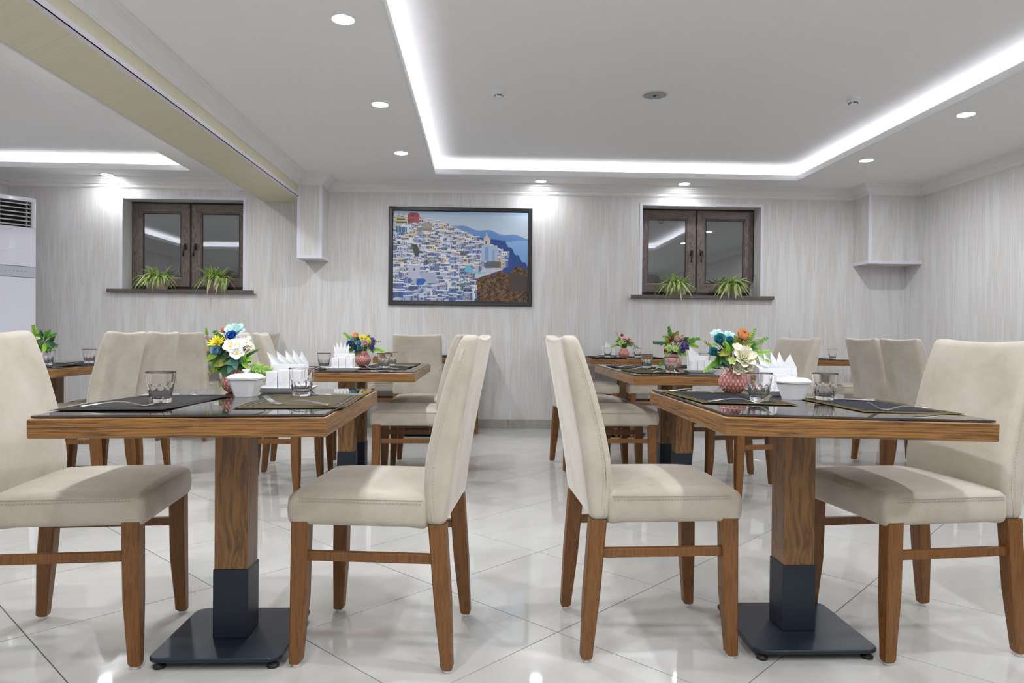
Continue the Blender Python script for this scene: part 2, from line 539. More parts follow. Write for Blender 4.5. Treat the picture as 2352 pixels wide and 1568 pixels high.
# ceilings: a soffit with two raised trays
TRAYS = ((-0.48, 3.09, 2.30, 6.86), (-5.55, -2.83, 1.6, 6.905))
struct('ceiling', concat([box(a, b_, c_, d_, ZC, ZC+0.03) for a, b_, c_, d_ in cut_grid(XL, XR, YB, D, [(a0-0.016, a1+0.016, c0-0.016, c1+0.016) for a0, a1, c0, c1 in TRAYS])] + [box(XL-0.2, XR+0.2, YB-0.2, D+0.26, ZU, ZU+0.06)]), M['ceiling'], label='grey-white ceiling with two raised lit trays')
ceil = bpy.data.objects['ceiling']
for x0, x1, y0, y1 in TRAYS:
    t = 0.016
    lip = concat([box(x0-t, x1+t, y1, y1+t, ZC, ZC+0.052), box(x0-t, x1+t, y0-t, y0, ZC, ZC+0.052), box(x0-t, x0, y0, y1, ZC, ZC+0.052), box(x1, x1+t, y0, y1, ZC, ZC+0.052)])
    obj('cove_lip', lip, M['lip'], ceil)
    e, wd = 0.075, 0.012
    st = concat([box(x0-e, x1+e, y1+e-wd, y1+e, ZC+0.032, ZC+0.036), box(x0-e, x1+e, y0-e, y0-e+wd, ZC+0.032, ZC+0.036),
                 box(x0-e, x0-e+wd, y0-e+wd, y1+e-wd, ZC+0.032, ZC+0.036), box(x1+e-wd, x1+e, y0-e+wd, y1+e-wd, ZC+0.032, ZC+0.036)])
    obj('light_strip', st, M['strip'], ceil)
    g = 0.13
    wallc = concat([box(x0-g-0.02, x1+g+0.02, y1+g, y1+g+0.02, ZC+0.03, ZU), box(x0-g-0.02, x1+g+0.02, y0-g-0.02, y0-g, ZC+0.03, ZU), box(x0-g-0.02, x0-g, y0-g, y1+g, ZC+0.03, ZU), box(x1+g, x1+g+0.02, y0-g, y1+g, ZC+0.03, ZU)])
    obj('cove_side', wallc, M['lip'], ceil)

# beam, hanging boxes and their corner strips
def strips(parent, segs, wdt=0.028, t=0.003):
    parts = []
    for (a, b_) in segs:
        parts.append(box(min(a[0], b_[0]), max(a[0], b_[0]), min(a[1], b_[1]), max(a[1], b_[1]), min(a[2], b_[2]), max(a[2], b_[2])))
    return obj('corner_strip', concat(parts), M['lilac'], parent)
beam = struct('beam', box(BX0, BX1, YB, D, BZ, ZC), M['beam'], label='long shade-toned ceiling beam running from the back wall')
beam['kind'] = 'structure'
s, t = 0.03, 0.004
strips(beam, [((BX1-s, YB, BZ-t), (BX1+t, D-0.305, BZ)), ((BX1, YB, BZ-t), (BX1+t, D-0.305, BZ+s)), ((BX0-t, YB, BZ-t), (BX0+0.012, D, BZ)), ((BX0-t, YB, BZ), (BX0, D, BZ+0.012))])
def hang(name, x0, x1, y0, z0, label, right_strip=True):
    o = struct(name, box(x0, x1, y0, D, z0, ZC), M['wall'], label=label)
    ze = z0+0.026
    sg = [((x0-t, y0-t, ze), (x0+s, y0, ZC-0.1)), ((x0-t, y0-t, z0-t), (x1+(t if right_strip else 0), y0, ze)), ((x0-t, y0, z0-t), (x0, D, ze))]
    if right_strip:
        sg += [((x1-s, y0-t, ze), (x1+t, y0, ZC-0.1)), ((x1, y0, z0-t), (x1+t, D, ze))]
    strips(o, sg)
    return o
hang('pillar_stub', BX1, -1.60, 7.0, 1.706, 'short wallpapered pillar stub hanging under the beam')['kind'] = 'structure'
hang('wall_box', 3.895, XR, 7.0, 1.73, 'wallpapered box in the upper right corner', False)['kind'] = 'structure'

# crown moulding swept along the walls, room on the right of the path
PROF = [(0.0, 2.418), (0.008, 2.418), (0.010, 2.424), (0.018, 2.428), (0.022, 2.446), (0.024, 2.452), (0.034, 2.456), (0.046, 2.470), (0.064, 2.484), (0.070, 2.492), (0.086, 2.496), (0.092, 2.506), (0.104, 2.509), (0.110, 2.5195), (0.0, 2.5195)]
def crown(name, path, label):
    n = len(path)
    V, F = [], []
    for i, p in enumerate(path):
        p = Vector(p)
        ds = []
        if i > 0: ds.append((p-Vector(path[i-1])).normalized())
        if i < n-1: ds.append((Vector(path[i+1])-p).normalized())
        nn = [Vector((d.y, -d.x)) for d in ds]
        if len(nn) == 1:
            off = nn[0]
        else:
            off = (nn[0]+nn[1])/(1+nn[0].dot(nn[1]))
        for (q, z) in PROF:
            V.append((p.x+off.x*q, p.y+off.y*q, z))
    k = len(PROF)
    for i in range(n-1):
        for j in range(k):
            jj = (j+1) % k
            F.append((i*k+j, i*k+jj, (i+1)*k+jj, (i+1)*k+j))
    F.append(tuple(range(k))); F.append(tuple((n-1)*k+j for j in reversed(range(k))))
    struct(name, (V, F), M['crown'], label=label)
crown('trim_1', [(BX1, YB), (BX1, 7.0), (-1.60, 7.0), (-1.60, D), (3.895, D), (3.895, 7.0), (XR, 7.0), (XR, YB)], 'white crown moulding of the main room')
crown('trim_2', [(XL, YB), (XL, 6.62), (XLR, 6.62), (XLR, D), (BX0, D), (BX0, YB)], 'white crown moulding left of the beam')

# floor: polished 60 cm tiles laid on the diagonal, each one a part
FX0, FX1, FY0 = XL, XR, 0.75
floor = struct('floor', box(XL-0.2, XR+0.2, YB-0.2, D+0.26, -0.12, -0.004), M['grout'], label='pale polished tile floor laid on the diagonal')
TS, TA, OX, OY = 0.59958, 0.78067704, -0.02378782, 0.4121051
def clip(poly, fx, keep):
    out = []
    for i in range(len(poly)):
        a, b_ = poly[i], poly[(i+1) % len(poly)]
        fa, fb = fx(a), fx(b_)
        if fa >= 0: out.append(a)
        if (fa >= 0) != (fb >= 0):
            k = fa/(fa-fb)
            out.append((a[0]+(b_[0]-a[0])*k, a[1]+(b_[1]-a[1])*k))
    return out
def tile_vf(poly):
    n = len(poly)
    cx = sum(p[0] for p in poly)/n; cy = sum(p[1] for p in poly)/n
    ins = []
    for p in poly:
        d = Vector((p[0]-cx, p[1]-cy)); L = d.length
        ins.append((cx+d.x*(L-0.0006)/L, cy+d.y*(L-0.0006)/L))
    return loft([[(p[0], p[1], -0.0045) for p in poly], [(p[0], p[1], -0.0008) for p in poly], [(p[0], p[1], 0.0) for p in ins]])
gp = 0.0018
full = [(-TS/2+gp, -TS/2+gp), (TS/2-gp, -TS/2+gp), (TS/2-gp, TS/2-gp), (-TS/2+gp, TS/2-gp)]
full_me = mesh('tile', tile_vf(full), M['tile'])
ca, sa = cos(TA), sin(TA)
for i in range(-14, 15):
    for j in range(-14, 20):
        wx, wy = (i+0.5+OX)*TS, (j+0.5+OY)*TS
        cx, cy = ca*wx - sa*wy, sa*wx + ca*wy
        if not (FX0-0.5 < cx < FX1+0.5 and FY0-0.5 < cy < D+0.5):
            continue
        if abs(cx) > 0.85*max(cy, 0)+1.0:
            continue
        P_ = [(cx+ca*p[0]-sa*p[1], cy+sa*p[0]+ca*p[1]) for p in full]
        inside = all(FX0 <= p[0] <= FX1 and FY0 <= p[1] <= D for p in P_)
        if inside:
            link('tile', full_me, floor, (cx, cy, 0), (0, 0, TA))
        else:
            q = P_
            for fx in (lambda p: p[0]-FX0, lambda p: FX1-p[0], lambda p: p[1]-FY0, lambda p: D-p[1]):
                q = clip(q, fx, 1)
                if len(q) < 3: break
            if len(q) < 3: continue
            q = [(p[0]-cx, p[1]-cy) for p in q]
            loc2 = [(ca*p[0]+sa*p[1], -sa*p[0]+ca*p[1]) for p in q]
            area = abs(sum(loc2[k][0]*loc2[(k+1) % len(loc2)][1]-loc2[(k+1) % len(loc2)][0]*loc2[k][1] for k in range(len(loc2))))/2
            if area < 0.002: continue
            link('tile', mesh('tile', tile_vf(loc2), M['tile']), floor, (cx, cy, 0), (0, 0, TA))
obj('floor_field', concat([box(XL, XR, YB, FY0-0.002, -0.004, 0.0)]), M['tile'], floor)

# skirting of grey tile pieces
def skirting(name, axis, fixed, a0, a1, sgn):
    root = struct(name, box(*((a0, a1, fixed-0.002, fixed) if axis == 'x' else (fixed-0.002*sgn if sgn > 0 else fixed, fixed if sgn > 0 else fixed+0.002, a0, a1)), 0, 0.088) if axis == 'x' else box(min(fixed, fixed-0.002*sgn), max(fixed, fixed-0.002*sgn), a0, a1, 0, 0.088), M['grout'])
    start = 0.258 - 0.6*20
    k = start
    while k < a1:
        u0, u1 = max(k+0.001, a0), min(k+0.599, a1)
        if u1-u0 > 0.02:
            if axis == 'x':
                v = rbox(u1-u0, 0.010, 0.09, 0.0015, 1, c=((u0+u1)/2, fixed-0.007, 0.045))
            else:
                v = rbox(0.010, u1-u0, 0.09, 0.0015, 1, c=(fixed-0.007*sgn, (u0+u1)/2, 0.045))
            obj('skirting_tile', v, M['skirting'], root)
        k += 0.6
skirting('baseboard_back', 'x', D, XLR, XR-0.013, 1)
skirting('baseboard_right', 'y', XR, 0.8, D-0.013, 1)

# ------------------------------------------------------------------ windows
def window(name, x0, x1, z0, z1, label):
    root = link(name, None, None, ((x0+x1)/2, D, z0))
    root['kind'] = 'structure'; root['label'] = label
    hw = (x1-x0)/2
    H = z1-z0
    yo = 0.19
    # edge strips round the reveal
    e = 0.026
    obj('reveal_strip', concat([box(-hw-e, -hw+0.003, -0.004, 0.0, 0.0, H+e), box(hw-0.003, hw+e, -0.004, 0.0, 0.0, H+e), box(-hw+0.003, hw-0.003, -0.004, 0.0, H-0.003, H+e)]), M['lilac'], root)
    # outer frame
    fr = concat([box(-hw, -hw+0.03, yo+0.012, yo+0.068, 0, H), box(hw-0.03, hw, yo+0.012, yo+0.068, 0, H), box(-hw+0.03, hw-0.03, yo+0.012, yo+0.068, H-0.03, H), box(-hw+0.03, hw-0.03, yo+0.012, yo+0.068, 0, 0.05), box(-0.018, 0.018, yo+0.012, yo+0.068, 0.05, H-0.03)])
    obj('window_frame', fr, M['gasket'], root)
    for sgn in (-1, 1):
        a0, a1 = (-hw+0.012, -0.010) if sgn < 0 else (0.010, hw-0.012)
        b0, b1 = 0.045, H-0.018
        mw = 0.098
        cx = (a0+a1)/2
        # four mitred members, profiled
        parts = []
        def member(p, q, ip, iq, nrm):
            pass
        outer = [(a0, b0), (a1, b0), (a1, b1), (a0, b1)]
        inner = [(a0+mw, b0+mw), (a1-mw, b0+mw), (a1-mw, b1-mw), (a0+mw, b1-mw)]
        midp = [(a0+mw-0.018, b0+mw-0.018), (a1-mw+0.018, b0+mw-0.018), (a1-mw+0.018, b1-mw+0.018), (a0+mw-0.018, b1-mw+0.018)]
        sash = None
        for k in range(4):
            kk = (k+1) % 4
            vs = []
            for (pt, y) in ((outer, yo+0.012), (outer, yo-0.002), (midp, yo-0.002), (inner, yo+0.014), (inner, yo+0.05), (outer, yo+0.05)):
                vs.append([(pt[k][0], y, pt[k][1]), (pt[kk][0], y, pt[kk][1])])
            V = [v for pr in vs for v in pr]
            n = len(vs)
            F = [(2*i, 2*i+1, 2*((i+1) % n)+1, 2*((i+1) % n)) for i in range(n)]
            F += [tuple(2*i for i in range(n)), tuple(2*i+1 for i in reversed(range(n)))]
            parts.append((V, F, 1 if k in (0, 2) else 0))
        V, F, mi = [], [], []
        for v, f, mm in parts:
            b_ = len(V); V += v; F += [tuple(i+b_ for i in q) for q in f]; mi += [mm]*len(f)
        me = mesh('sash', (V, F), [M['winwood'], M['winwood_h']], midx=mi)
        sash = link('sash', me, root)
        obj('pane', box(inner[0][0]-0.004, inner[1][0]+0.004, yo+0.024, yo+0.030, inner[0][1]-0.004, inner[2][1]+0.004), M['pane'], sash)
        g = 0.006
        ix0, ix1, iz0, iz1 = inner[0][0], inner[1][0], inner[0][1], inner[2][1]
        obj('gasket', concat([box(ix0, ix0+g, yo+0.0145, yo+0.024, iz0, iz1), box(ix1-g, ix1, yo+0.0145, yo+0.024, iz0, iz1), box(ix0+g, ix1-g, yo+0.0145, yo+0.024, iz1-g, iz1), box(ix0+g, ix1-g, yo+0.0145, yo+0.024, iz0, iz0+g)]), M['gasket'], sash)
        hx = (a1-0.042) if sgn < 0 else (a0+0.042)
        hz = 0.50*H-0.0
        hd = concat([rbox(0.030, 0.012, 0.066, 0.005, 2, c=(hx, yo-0.008, hz)), tube([(hx, yo-0.012, hz+0.008), (hx, yo-0.040, hz+0.008)], 0.009, 8),
                     tube([(hx, yo-0.038, hz+0.012), (hx-0.004, yo-0.042, hz-0.02), (hx-0.008, yo-0.044, hz-0.06), (hx-0.010, yo-0.044, hz-0.105)], 0.0085, 8)])
        obj('handle', hd, M['black_plastic'], sash, True)
    sx = 0.155
    obj('window_sill', rbox(2*hw+0.255, 0.062+yo+0.012, 0.034, 0.004, 1, c=(0.0, (-0.062+yo+0.012)/2, -0.0175)), M['sill'], root)
    obj('sill_cap', concat([rbox(0.006, 0.062, 0.038, 0.002, 1, c=(sg*(hw+0.1305), -0.031, -0.0175)) for sg in (-1, 1)]), M['crown'], root)
    return root
window('window_1', *WIN[0], 'brown framed double window left of the picture')
window('window_2', *WIN[1], 'brown framed double window right of the picture')

# ------------------------------------------------------------------ ceiling lamps and fittings
RL = 0.054
ring_me = mesh('ring', lathe([(RL+0.005, 0.0), (RL+0.005, -0.006), (RL+0.002, -0.0085), (RL-0.001, -0.0070), (RL-0.001, 0.0)], 40, cap0=False), M['ringw'], True)
diff_me = mesh('diffuser', lathe([(RL-0.001, -0.0045), (RL*0.8, -0.0066), (RL*0.5, -0.0080), (0.003, -0.0088)], 40, cap0=False, cap1=True), M['lamp'], True)
diff_soft = diff_me.copy()
diff_soft.materials[0] = M['lamp_soft']
def lamp(x, y, label, group=None):
    t_ = thing('ceiling_light', label, 'ceiling light', (x, y, ZC-0.0002), 0, group)
    link('ring', ring_me, t_)
    link('diffuser', diff_soft if y > 7.0 else diff_me, t_)
lamp(-0.705, 3.514, 'largest round ceiling spot left of the raised tray, nearest of three')
lamp(-0.712, 4.798, 'round ceiling spot left of the raised tray, middle one of three')
lamp(-0.720, 6.073, 'round ceiling spot left of the raised tray, the one nearest the back wall')
lamp(0.560, 7.077, 'round ceiling spot by the crown moulding above the framed picture')
lamp(2.020, 7.077, 'round ceiling spot by the crown moulding above the right window')
lamp(3.315, 6.013, 'round ceiling spot right of the tray, nearer the corner box')
lamp(3.305, 4.732, 'round ceiling spot right of the tray, nearer the camera at the right edge')
lamp(-3.736, 7.138, 'round ceiling spot beyond the beam above the left window')
HG = 'ceiling spots out of view'  # unseen lamps, mostly invented to light the room beyond the view
for (x, y) in ((-0.70, 2.23), (-0.70, 0.95), (-0.70, -0.35), (-0.70, -1.6), (3.31, 3.45), (2.3, 1.75), (2.3, 0.45), (2.3, -0.9), (0.9, 1.75), (0.9, 0.45), (0.9, -0.9),
               (-2.55, 5.8), (-2.55, 4.3), (-2.55, 2.8), (-5.77, 5.8), (-5.77, 4.0), (-4.2, 0.6), (-4.2, -1.2)):
    lamp(x, y, 'unseen round ceiling spot helping to light the room', HG)

def detector(x, y, label, rz):
    t_ = thing('smoke_detector', label, 'smoke detector', (x, y, ZU), rz)
    obj('base', lathe([(0.044, 0.0), (0.044, -0.016), (0.042, -0.020), (0.030, -0.020)], 32, cap0=False, cap1=True), M['detector'], t_, True)
    obj('sensor_cap', lathe([(0.040, -0.020), (0.043, -0.024), (0.041, -0.030), (0.028, -0.032), (0.027, -0.044), (0.018, -0.050)], 32, cap0=True, cap1=True), M['detector'], t_, True)
    fins = [box(-0.005, 0.005, 0.026, 0.034, -0.047, -0.031)]
    parts = []
    for k in range(4):
        a = k*PI/2
        v = [(p[0]*cos(a)-p[1]*sin(a), p[0]*sin(a)+p[1]*cos(a), p[2]) for p in box(-0.016, 0.016, 0.0245, 0.0283, -0.043, -0.033)[0]]
        parts.append((v, box(0, 1, 0, 1, 0, 1)[1]))
    obj('vent_slot', concat(parts), M['detector_dark'], t_)
detector(0.088, 4.866, 'white smoke detector on the raised ceiling left of the round speaker', 0.2)
detector(2.573, 4.849, 'white smoke detector on the raised ceiling right of the round speaker', 0.1)
sp_ = thing('ceiling_speaker', 'round grey ceiling speaker with a small black badge between two detectors', 'speaker', (1.175, 4.872, ZU))
obj('rim', lathe([(0.092, 0.0), (0.092, -0.004), (0.086, -0.007), (0.079, -0.006), (0.079, 0.0)], 48, cap0=False), M['cream_ring'], sp_, True)
obj('mesh_cover', lathe([(0.079, -0.002), (0.079, -0.005), (0.04, -0.008), (0.002, -0.009)], 48, cap0=False, cap1=True), M['speaker_mesh'], sp_, True)
obj('badge', concat([box(-0.009, -0.003, -0.016, 0.016, -0.012, -0.0085), box(0.003, 0.009, -0.016, 0.016, -0.012, -0.0085), box(-0.003, 0.003, 0.010, 0.016, -0.012, -0.0085)]), M['badge'], sp_)

# ------------------------------------------------------------------ chairs
ZP = [0.420, 0.45, 0.486, 0.53, 0.594, 0.679, 0.76, 0.826, 0.887, 0.935, 0.972]
FP = [-0.158, -0.156, -0.152, -0.149, -0.152, -0.168, -0.188, -0.206, -0.226, -0.243, -0.258]
RP = [-0.214, -0.219, -0.224, -0.229, -0.238, -0.252, -0.267, -0.280, -0.292, -0.301, -0.308]
def interp(z, xs, ys):
    if z <= xs[0]: return ys[0]
    for a in range(len(xs)-1):
        if z <= xs[a+1]:
            k = (z-xs[a])/(xs[a+1]-xs[a])
            return ys[a]+(ys[a+1]-ys[a])*k
    return ys[-1]
def back_def(x, y, z):
    zz = 0.420+(z+0.2935)*(0.552/0.587)
    u = x/0.08+0.5
    f, r_ = interp(zz, ZP, FP), interp(zz, ZP, RP)
    yy = y*(1.0-0.03*max(0, (zz-0.5)/0.47))
    # the padding is a little fuller in the middle, the top edge dips between the corners
    f += 0.006*(1-(y/0.222)**2)*max(0, 1-abs(zz-0.62)/0.25)
    if zz > 0.9:
        zz -= 0.012*(1-(y/0.222)**2)*(zz-0.9)/0.07
    return (r_+(f-r_)*u, yy, zz)
back_vf = rbox(0.08, 0.444, 0.587, 0.026, 3, (1, 6, 12), back_def)
def seat_def(x, y, z):
    u, v = (x-0.04)/0.205, y/0.222
    if z > 0.480:
        z += 0.017*max(0, 1-u**4)*max(0, 1-v**4)
    if z < 0.43:
        z -= 0.006*max(0, (abs(u)-0.7)/0.3)
    k = (z-0.412)/0.092
    if u > 0.5:
        x += 0.006*sin(k*PI)*(u-0.5)*2
    y += math.copysign(0.004*sin(max(0, min(1, k))*PI), y)*min(1, abs(v)*1.2)
    return (x, y, z)
seat_vf = rbox(0.41, 0.436, 0.094, 0.022, 3, (8, 8, 2), seat_def, c=(0.04, 0, 0.460))
def leg_vf(xt, yt, xb, yb, sgx, sgy, front):
    secs = []
    for z, s_ in ((0.425, 0.050), (0.20, 0.0475), (0.055, 0.037), (0.018, 0.035), (0.011, 0.029)):
        k = (0.425-z)/0.414
        cx, cy = xt+(xb-xt)*k, yt+(yb-yt)*k
        # the taper is on the inner faces
        h = s_/2
        if front:
            cx -= sgx*h-sgx*0.025; 
            cx += 0
        ex = cx
        ey = cy + sgy*(0.025-h)
        c_ = min(0.004, h*0.3)
        secs.append([(ex-h+c_, ey-h, z), (ex+h-c_, ey-h, z), (ex+h, ey-h+c_, z), (ex+h, ey+h-c_, z), (ex+h-c_, ey+h, z), (ex-h+c_, ey+h, z), (ex-h, ey+h-c_, z), (ex-h, ey-h+c_, z)])
    secs.reverse()
    return loft(secs)
YL = 0.194
LEGS = [(0.210, s_*YL, 0.214, s_*YL, 1, s_, True) for s_ in (-1, 1)] + [(-0.190, s_*YL, -0.222, s_*YL, -1, s_, False) for s_ in (-1, 1)]
chair_me = {
 'seat': mesh('seat', seat_vf, M['fabric'], True),
 'backrest': mesh('backrest', back_vf, M['fabric'], True),
 'legs': [mesh('leg', leg_vf(*a), M['chair_wood']) for a in LEGS],
 'glides': [mesh('glide', lathe([(0.011, 0.0), (0.012, 0.003), (0.011, 0.0112)], 12, cap1=True), M['glide'], True)],
 'stretcher': [mesh('stretcher', rbox(0.40, 0.020, 0.028, 0.003, 1, c=(-0.002, s_*YL, 0.322)), M['chair_wood']) for s_ in (-1, 1)],
}
seam_parts = []
for s_ in (-1, 1):
    seam_parts.append(tube([(interp(z, ZP, FP)-0.020, s_*0.2215*(1-0.03*max(0, (z-0.5)/0.47)), z) for z in (0.43, 0.47, 0.52, 0.6, 0.7, 0.8, 0.88, 0.93)], 0.0016, 5))
seam_parts.append(tube([(-0.150, -0.2205, 0.4955), (0.0, -0.2215, 0.4955), (0.20, -0.2205, 0.4945), (0.232, -0.208, 0.4945), (0.243, -0.17, 0.4945), (0.2455, 0, 0.4945), (0.243, 0.17, 0.4945), (0.232, 0.208, 0.4945), (0.20, 0.2205, 0.4945), (0.0, 0.2215, 0.4955), (-0.150, 0.2205, 0.4955)], 0.0017, 5))
chair_me['seam'] = mesh('seam', concat(seam_parts), M['fabric'], True)
st = []
for s_ in (-1, 1):
    z = 0.445
    while z < 0.92:
        xx = interp(z, ZP, FP)-0.029
        st.append(box(xx-0.0009, xx+0.0009, s_*0.2218*(1-0.03*max(0, (z-0.5)/0.47))-0.0009, s_*0.2218*(1-0.03*max(0, (z-0.5)/0.47))+0.0009, z, z+0.0045)); z += 0.0095
    x = -0.145
    while x < 0.215:
        st.append(box(x, x+0.005, s_*0.2225-0.0010, s_*0.2225+0.0010, 0.4850, 0.4865)); x += 0.0095
chair_me['stitching'] = mesh('stitching', concat(st), M['thread'])

CHG = 'beige suede dining chairs with brown wooden legs'
def chair(x, y, deg, label, near=False):
    t_ = thing('dining_chair', label, 'chair', (x, y, 0), math.radians(deg), CHG)
    link('seat', chair_me['seat'], t_)
    link('backrest', chair_me['backrest'], t_)
    link('seam', chair_me['seam'], t_)
    if near:
        o = link('stitching', chair_me['stitching'], t_, kind='stuff')
    for i, lm in enumerate(chair_me['legs']):
        lg = link('leg', lm, t_)
        if near:
            a = LEGS[i]
            gx = a[2]+(0.0095 if a[6] else 0.0)-0.0
            link('glide', chair_me['glides'][0], lg, (gx-0.002 if a[6] else gx, a[3]+a[5]*0.009, 0))
    for lm in chair_me['stretcher']:
        link('stretcher', lm, t_)
    return t_
chair(-0.295, 2.244, 173.9, 'beige chair drawn up to the right side of the front left table', True)
chair(0.5275, 2.288, 2.1, 'beige chair drawn up to the left side of the front right table', True)
chair(-1.233, 2.242, 5.4, 'beige chair on the left side of the front left table, cut by the frame', True)
chair(1.408, 2.265, 186.5, 'beige chair on the right side of the front right table, seat shaded', True)
chair(-1.296, 4.444, -6.8, 'beige chair on the left of the second left table, half behind the blue flowers')
chair(-1.310, 5.130, 8.2, 'beige chair behind the blue bouquet, farther one left of the second left table')
chair(-0.430, 4.470, 180.0, 'beige chair behind the near aisle chair, right of the second left table')
chair(-0.410, 5.180, 180.0, 'beige chair on the right of the second left table, farther one, seat just seen')
chair(0.835, 4.500, 0.0, 'beige chair left of the second right table, peeking behind the near aisle chair')
chair(0.780, 5.200, 8.0, 'beige chair left of the second right table, farther one, seat just seen')
chair(1.689, 4.280, 187.0, 'beige chair behind the white napkins, nearer one right of the second right table')
chair(1.655, 5.050, 180.0, 'beige chair right of the second right table, farther one behind the peach flower')
chair(-2.455, 4.390, 180.0, 'leftmost beige chair back seen behind the front left glass')
chair(-2.455, 4.880, 180.0, 'second beige chair back from the left behind the front left glass')
chair(-2.655, 6.525, 90.0, 'beige chair seen from behind, third back from the left, facing the rear wall')
chair(-2.360, 7.005, 180.0, 'small beige chair near the rear wall, facing left behind the napkins')
_sq = chair(-0.590, 6.575, 90.0, 'beige chair seen squarely from behind below the framed picture')
_stud = obj('brass_stud', lathe([(0.013, 0.0), (0.012, 0.004), (0.007, 0.006), (0.001, 0.0065)], 16, cap1=True), M['brass'], _sq, True, (-0.216, 0.178, 0.405), (0, -PI/2, 0))
chair(-1.020, 7.035, 0.0, 'beige chair by the rear wall left of the one seen squarely from behind')
chair(-0.285, 7.040, 180.0, 'beige chair at the rear wall hidden behind the aisle chair, one leg seen')
chair(1.050, 6.860, 0.0, 'beige chair left of the rear right table, only its seat seen')
chair(1.640, 6.860, 180.0, 'beige chair right of the rear right table, behind the purple flower')
chair(3.090, 4.650, 0.0, 'beige chair back at right, nearer of the two leaning left')
chair(3.160, 5.250, 0.0, 'beige chair back at right, farther of the two leaning left')
chair(3.640, 6.860, 180.0, 'beige chair at the right rear table, only a strip of seat seen')

# ------------------------------------------------------------------ tables
def plate_vf(hx, hy, z0, z1, r=0.035):
    o = []
    for (sx, sy, a0) in ((1, 1, 0), (-1, 1, PI/2), (-1, -1, PI), (1, -1, 3*PI/2)):
        for k in range(7):
            a = a0+PI/2*k/6
            o.append((sx*(hx-r)+r*cos(a), sy*(hy-r)+r*sin(a)))
    b_ = 0.0025
    def sc(d, z): return [(p[0]*(1-d/hx), p[1]*(1-d/hy), z) for p in o]
    return loft([sc(b_, z0), sc(0, z0+b_), sc(0, z1-b_), sc(b_, z1)])
TABLES = {}
def table(key, cx, cy, wx, wy, zt, label, cols=((0, 0),), tilt=0.0, rz=0.0, base=(0.19, 0.19)):
    """zt: height of the wood's upper face; the glass lies on it"""
    t_ = thing('dining_table', label, 'table', (cx, cy, 0), rz, 'wooden pedestal tables with dark glass tops')
    obj('tabletop', rbox(wx, wy, 0.050, 0.0045, 2, c=(0, 0, -0.025)), M['top_wood'], t_, loc=(0, 0, zt), rot=(0, tilt, 0))
    obj('glass_top', rbox(wx-0.014, wy-0.014, 0.006, 0.0015, 1, c=(0, 0, 0.0045)), M['dark_glass'], t_, loc=(0, 0, zt), rot=(0, tilt, 0))
    for (px, py) in cols:
        obj('post', rbox(0.100, 0.100, zt-0.046-0.245, 0.003, 1, c=(px, py, 0.245+(zt-0.046-0.245)/2)), M['post_wood'], t_)
        obj('sleeve', rbox(0.106, 0.106, 0.210, 0.003, 1, c=(px, py, 0.141)), M['metal'], t_)
    obj('base_plate', plate_vf(base[0], base[1], 0.024, 0.036), M['metal'], t_)
    for sx in (-1, 1):
        for sy in (-1, 1):
            obj('foot', lathe([(0.016, 0.0), (0.018, 0.004), (0.017, 0.009), (0.007, 0.013), (0.007, 0.025)], 16, cap1=True), M['rubber'], t_, True, loc=(sx*(base[0]-0.028), sy*(base[1]-0.028), 0))
    TABLES[key] = (cx, cy, zt+0.0076, math.tan(tilt))
    return t_
def top(key, x):
    cx, cy, z, tn = TABLES[key]
    return z - (x-cx)*tn
D2 = ((0, -0.19), (0, 0.19))
table('T1', -0.765, 2.225, 0.74, 0.86, 0.753, 'wooden table in front at left, olive mat and white sugar bowl on it', tilt=-0.0100)
table('T2', 1.010, 2.245, 0.745, 0.84, 0.752, 'wooden table in front at right, navy mats and pink vase on it', tilt=0.0195)
table('T3', -0.835, 4.575, 0.90, 1.18, 0.747, 'wooden double post table in the second row, left of the aisle', D2, base=(0.22, 0.33))
table('T4', 1.245, 4.545, 0.83, 1.36, 0.747, 'wooden double post table in the second row, right of the aisle', D2, base=(0.22, 0.33))
table('T5', -2.890, 4.650, 0.85, 1.20, 0.747, 'wooden table at the far left beside the white cooler', D2, base=(0.22, 0.33))
table('T6', -2.700, 6.820, 0.76, 0.78, 0.752, 'wooden table by the rear wall behind the blue bouquet')
table('T7', 1.370, 6.845, 0.76, 0.78, 0.752, 'wooden table by the rear wall holding the red flower vase')
table('T6b', -0.625, 6.830, 0.76, 0.78, 0.752, 'wooden table by the rear wall under the framed picture')
table('T8', 3.020, 6.830, 0.86, 0.72, 0.756, 'wooden table by the rear wall under the right window, one glass seen')
table('T9', 3.620, 4.900, 0.85, 1.30, 0.747, 'wooden table behind the right chair, only its post and base seen', D2, base=(0.22, 0.33))

# ------------------------------------------------------------------ place mats, cutlery
def mat_vf(seed, wx=0.30, wy=0.45):
    rnd = random.Random(seed)
    nx, ny = 9, 13
    ph = [rnd.uniform(0, 6) for _ in range(4)]
    def hz(x, y):
        e = max(abs(x)/(wx/2), abs(y)/(wy/2))
        return 0.0035*max(0, e-0.72)/0.28*max(0, sin(9*x+ph[0])*sin(13*y+ph[1])*0.6+0.4)
    V, F = [], []
    for lay in (0, 1):
        for j in range(ny+1):
            for i in range(nx+1):
                x, y = -wx/2+wx*i/nx, -wy/2+wy*j/ny
                V.append((x, y, hz(x, y)+0.0012*lay))
    n = (nx+1)*(ny+1)
    for j in range(ny):
        for i in range(nx):
            a = j*(nx+1)+i
            F.append((a, a+nx+1, a+nx+2, a+1))
            F.append((n+a, n+a+1, n+a+nx+2, n+a+nx+1))
    for j in range(ny):
        for i in (0, nx):
            a, b_ = j*(nx+1)+i, (j+1)*(nx+1)+i
            F.append((a, n+a, n+b_, b_) if i == 0 else (a, b_, n+b_, n+a))
    for i in range(nx):
        for j in (0, ny):
            a = j*(nx+1)+i; b_ = a+1
            F.append((a, b_, n+b_, n+a) if j == 0 else (a, n+a, n+b_, b_))
    return V, F
mat_me = {}
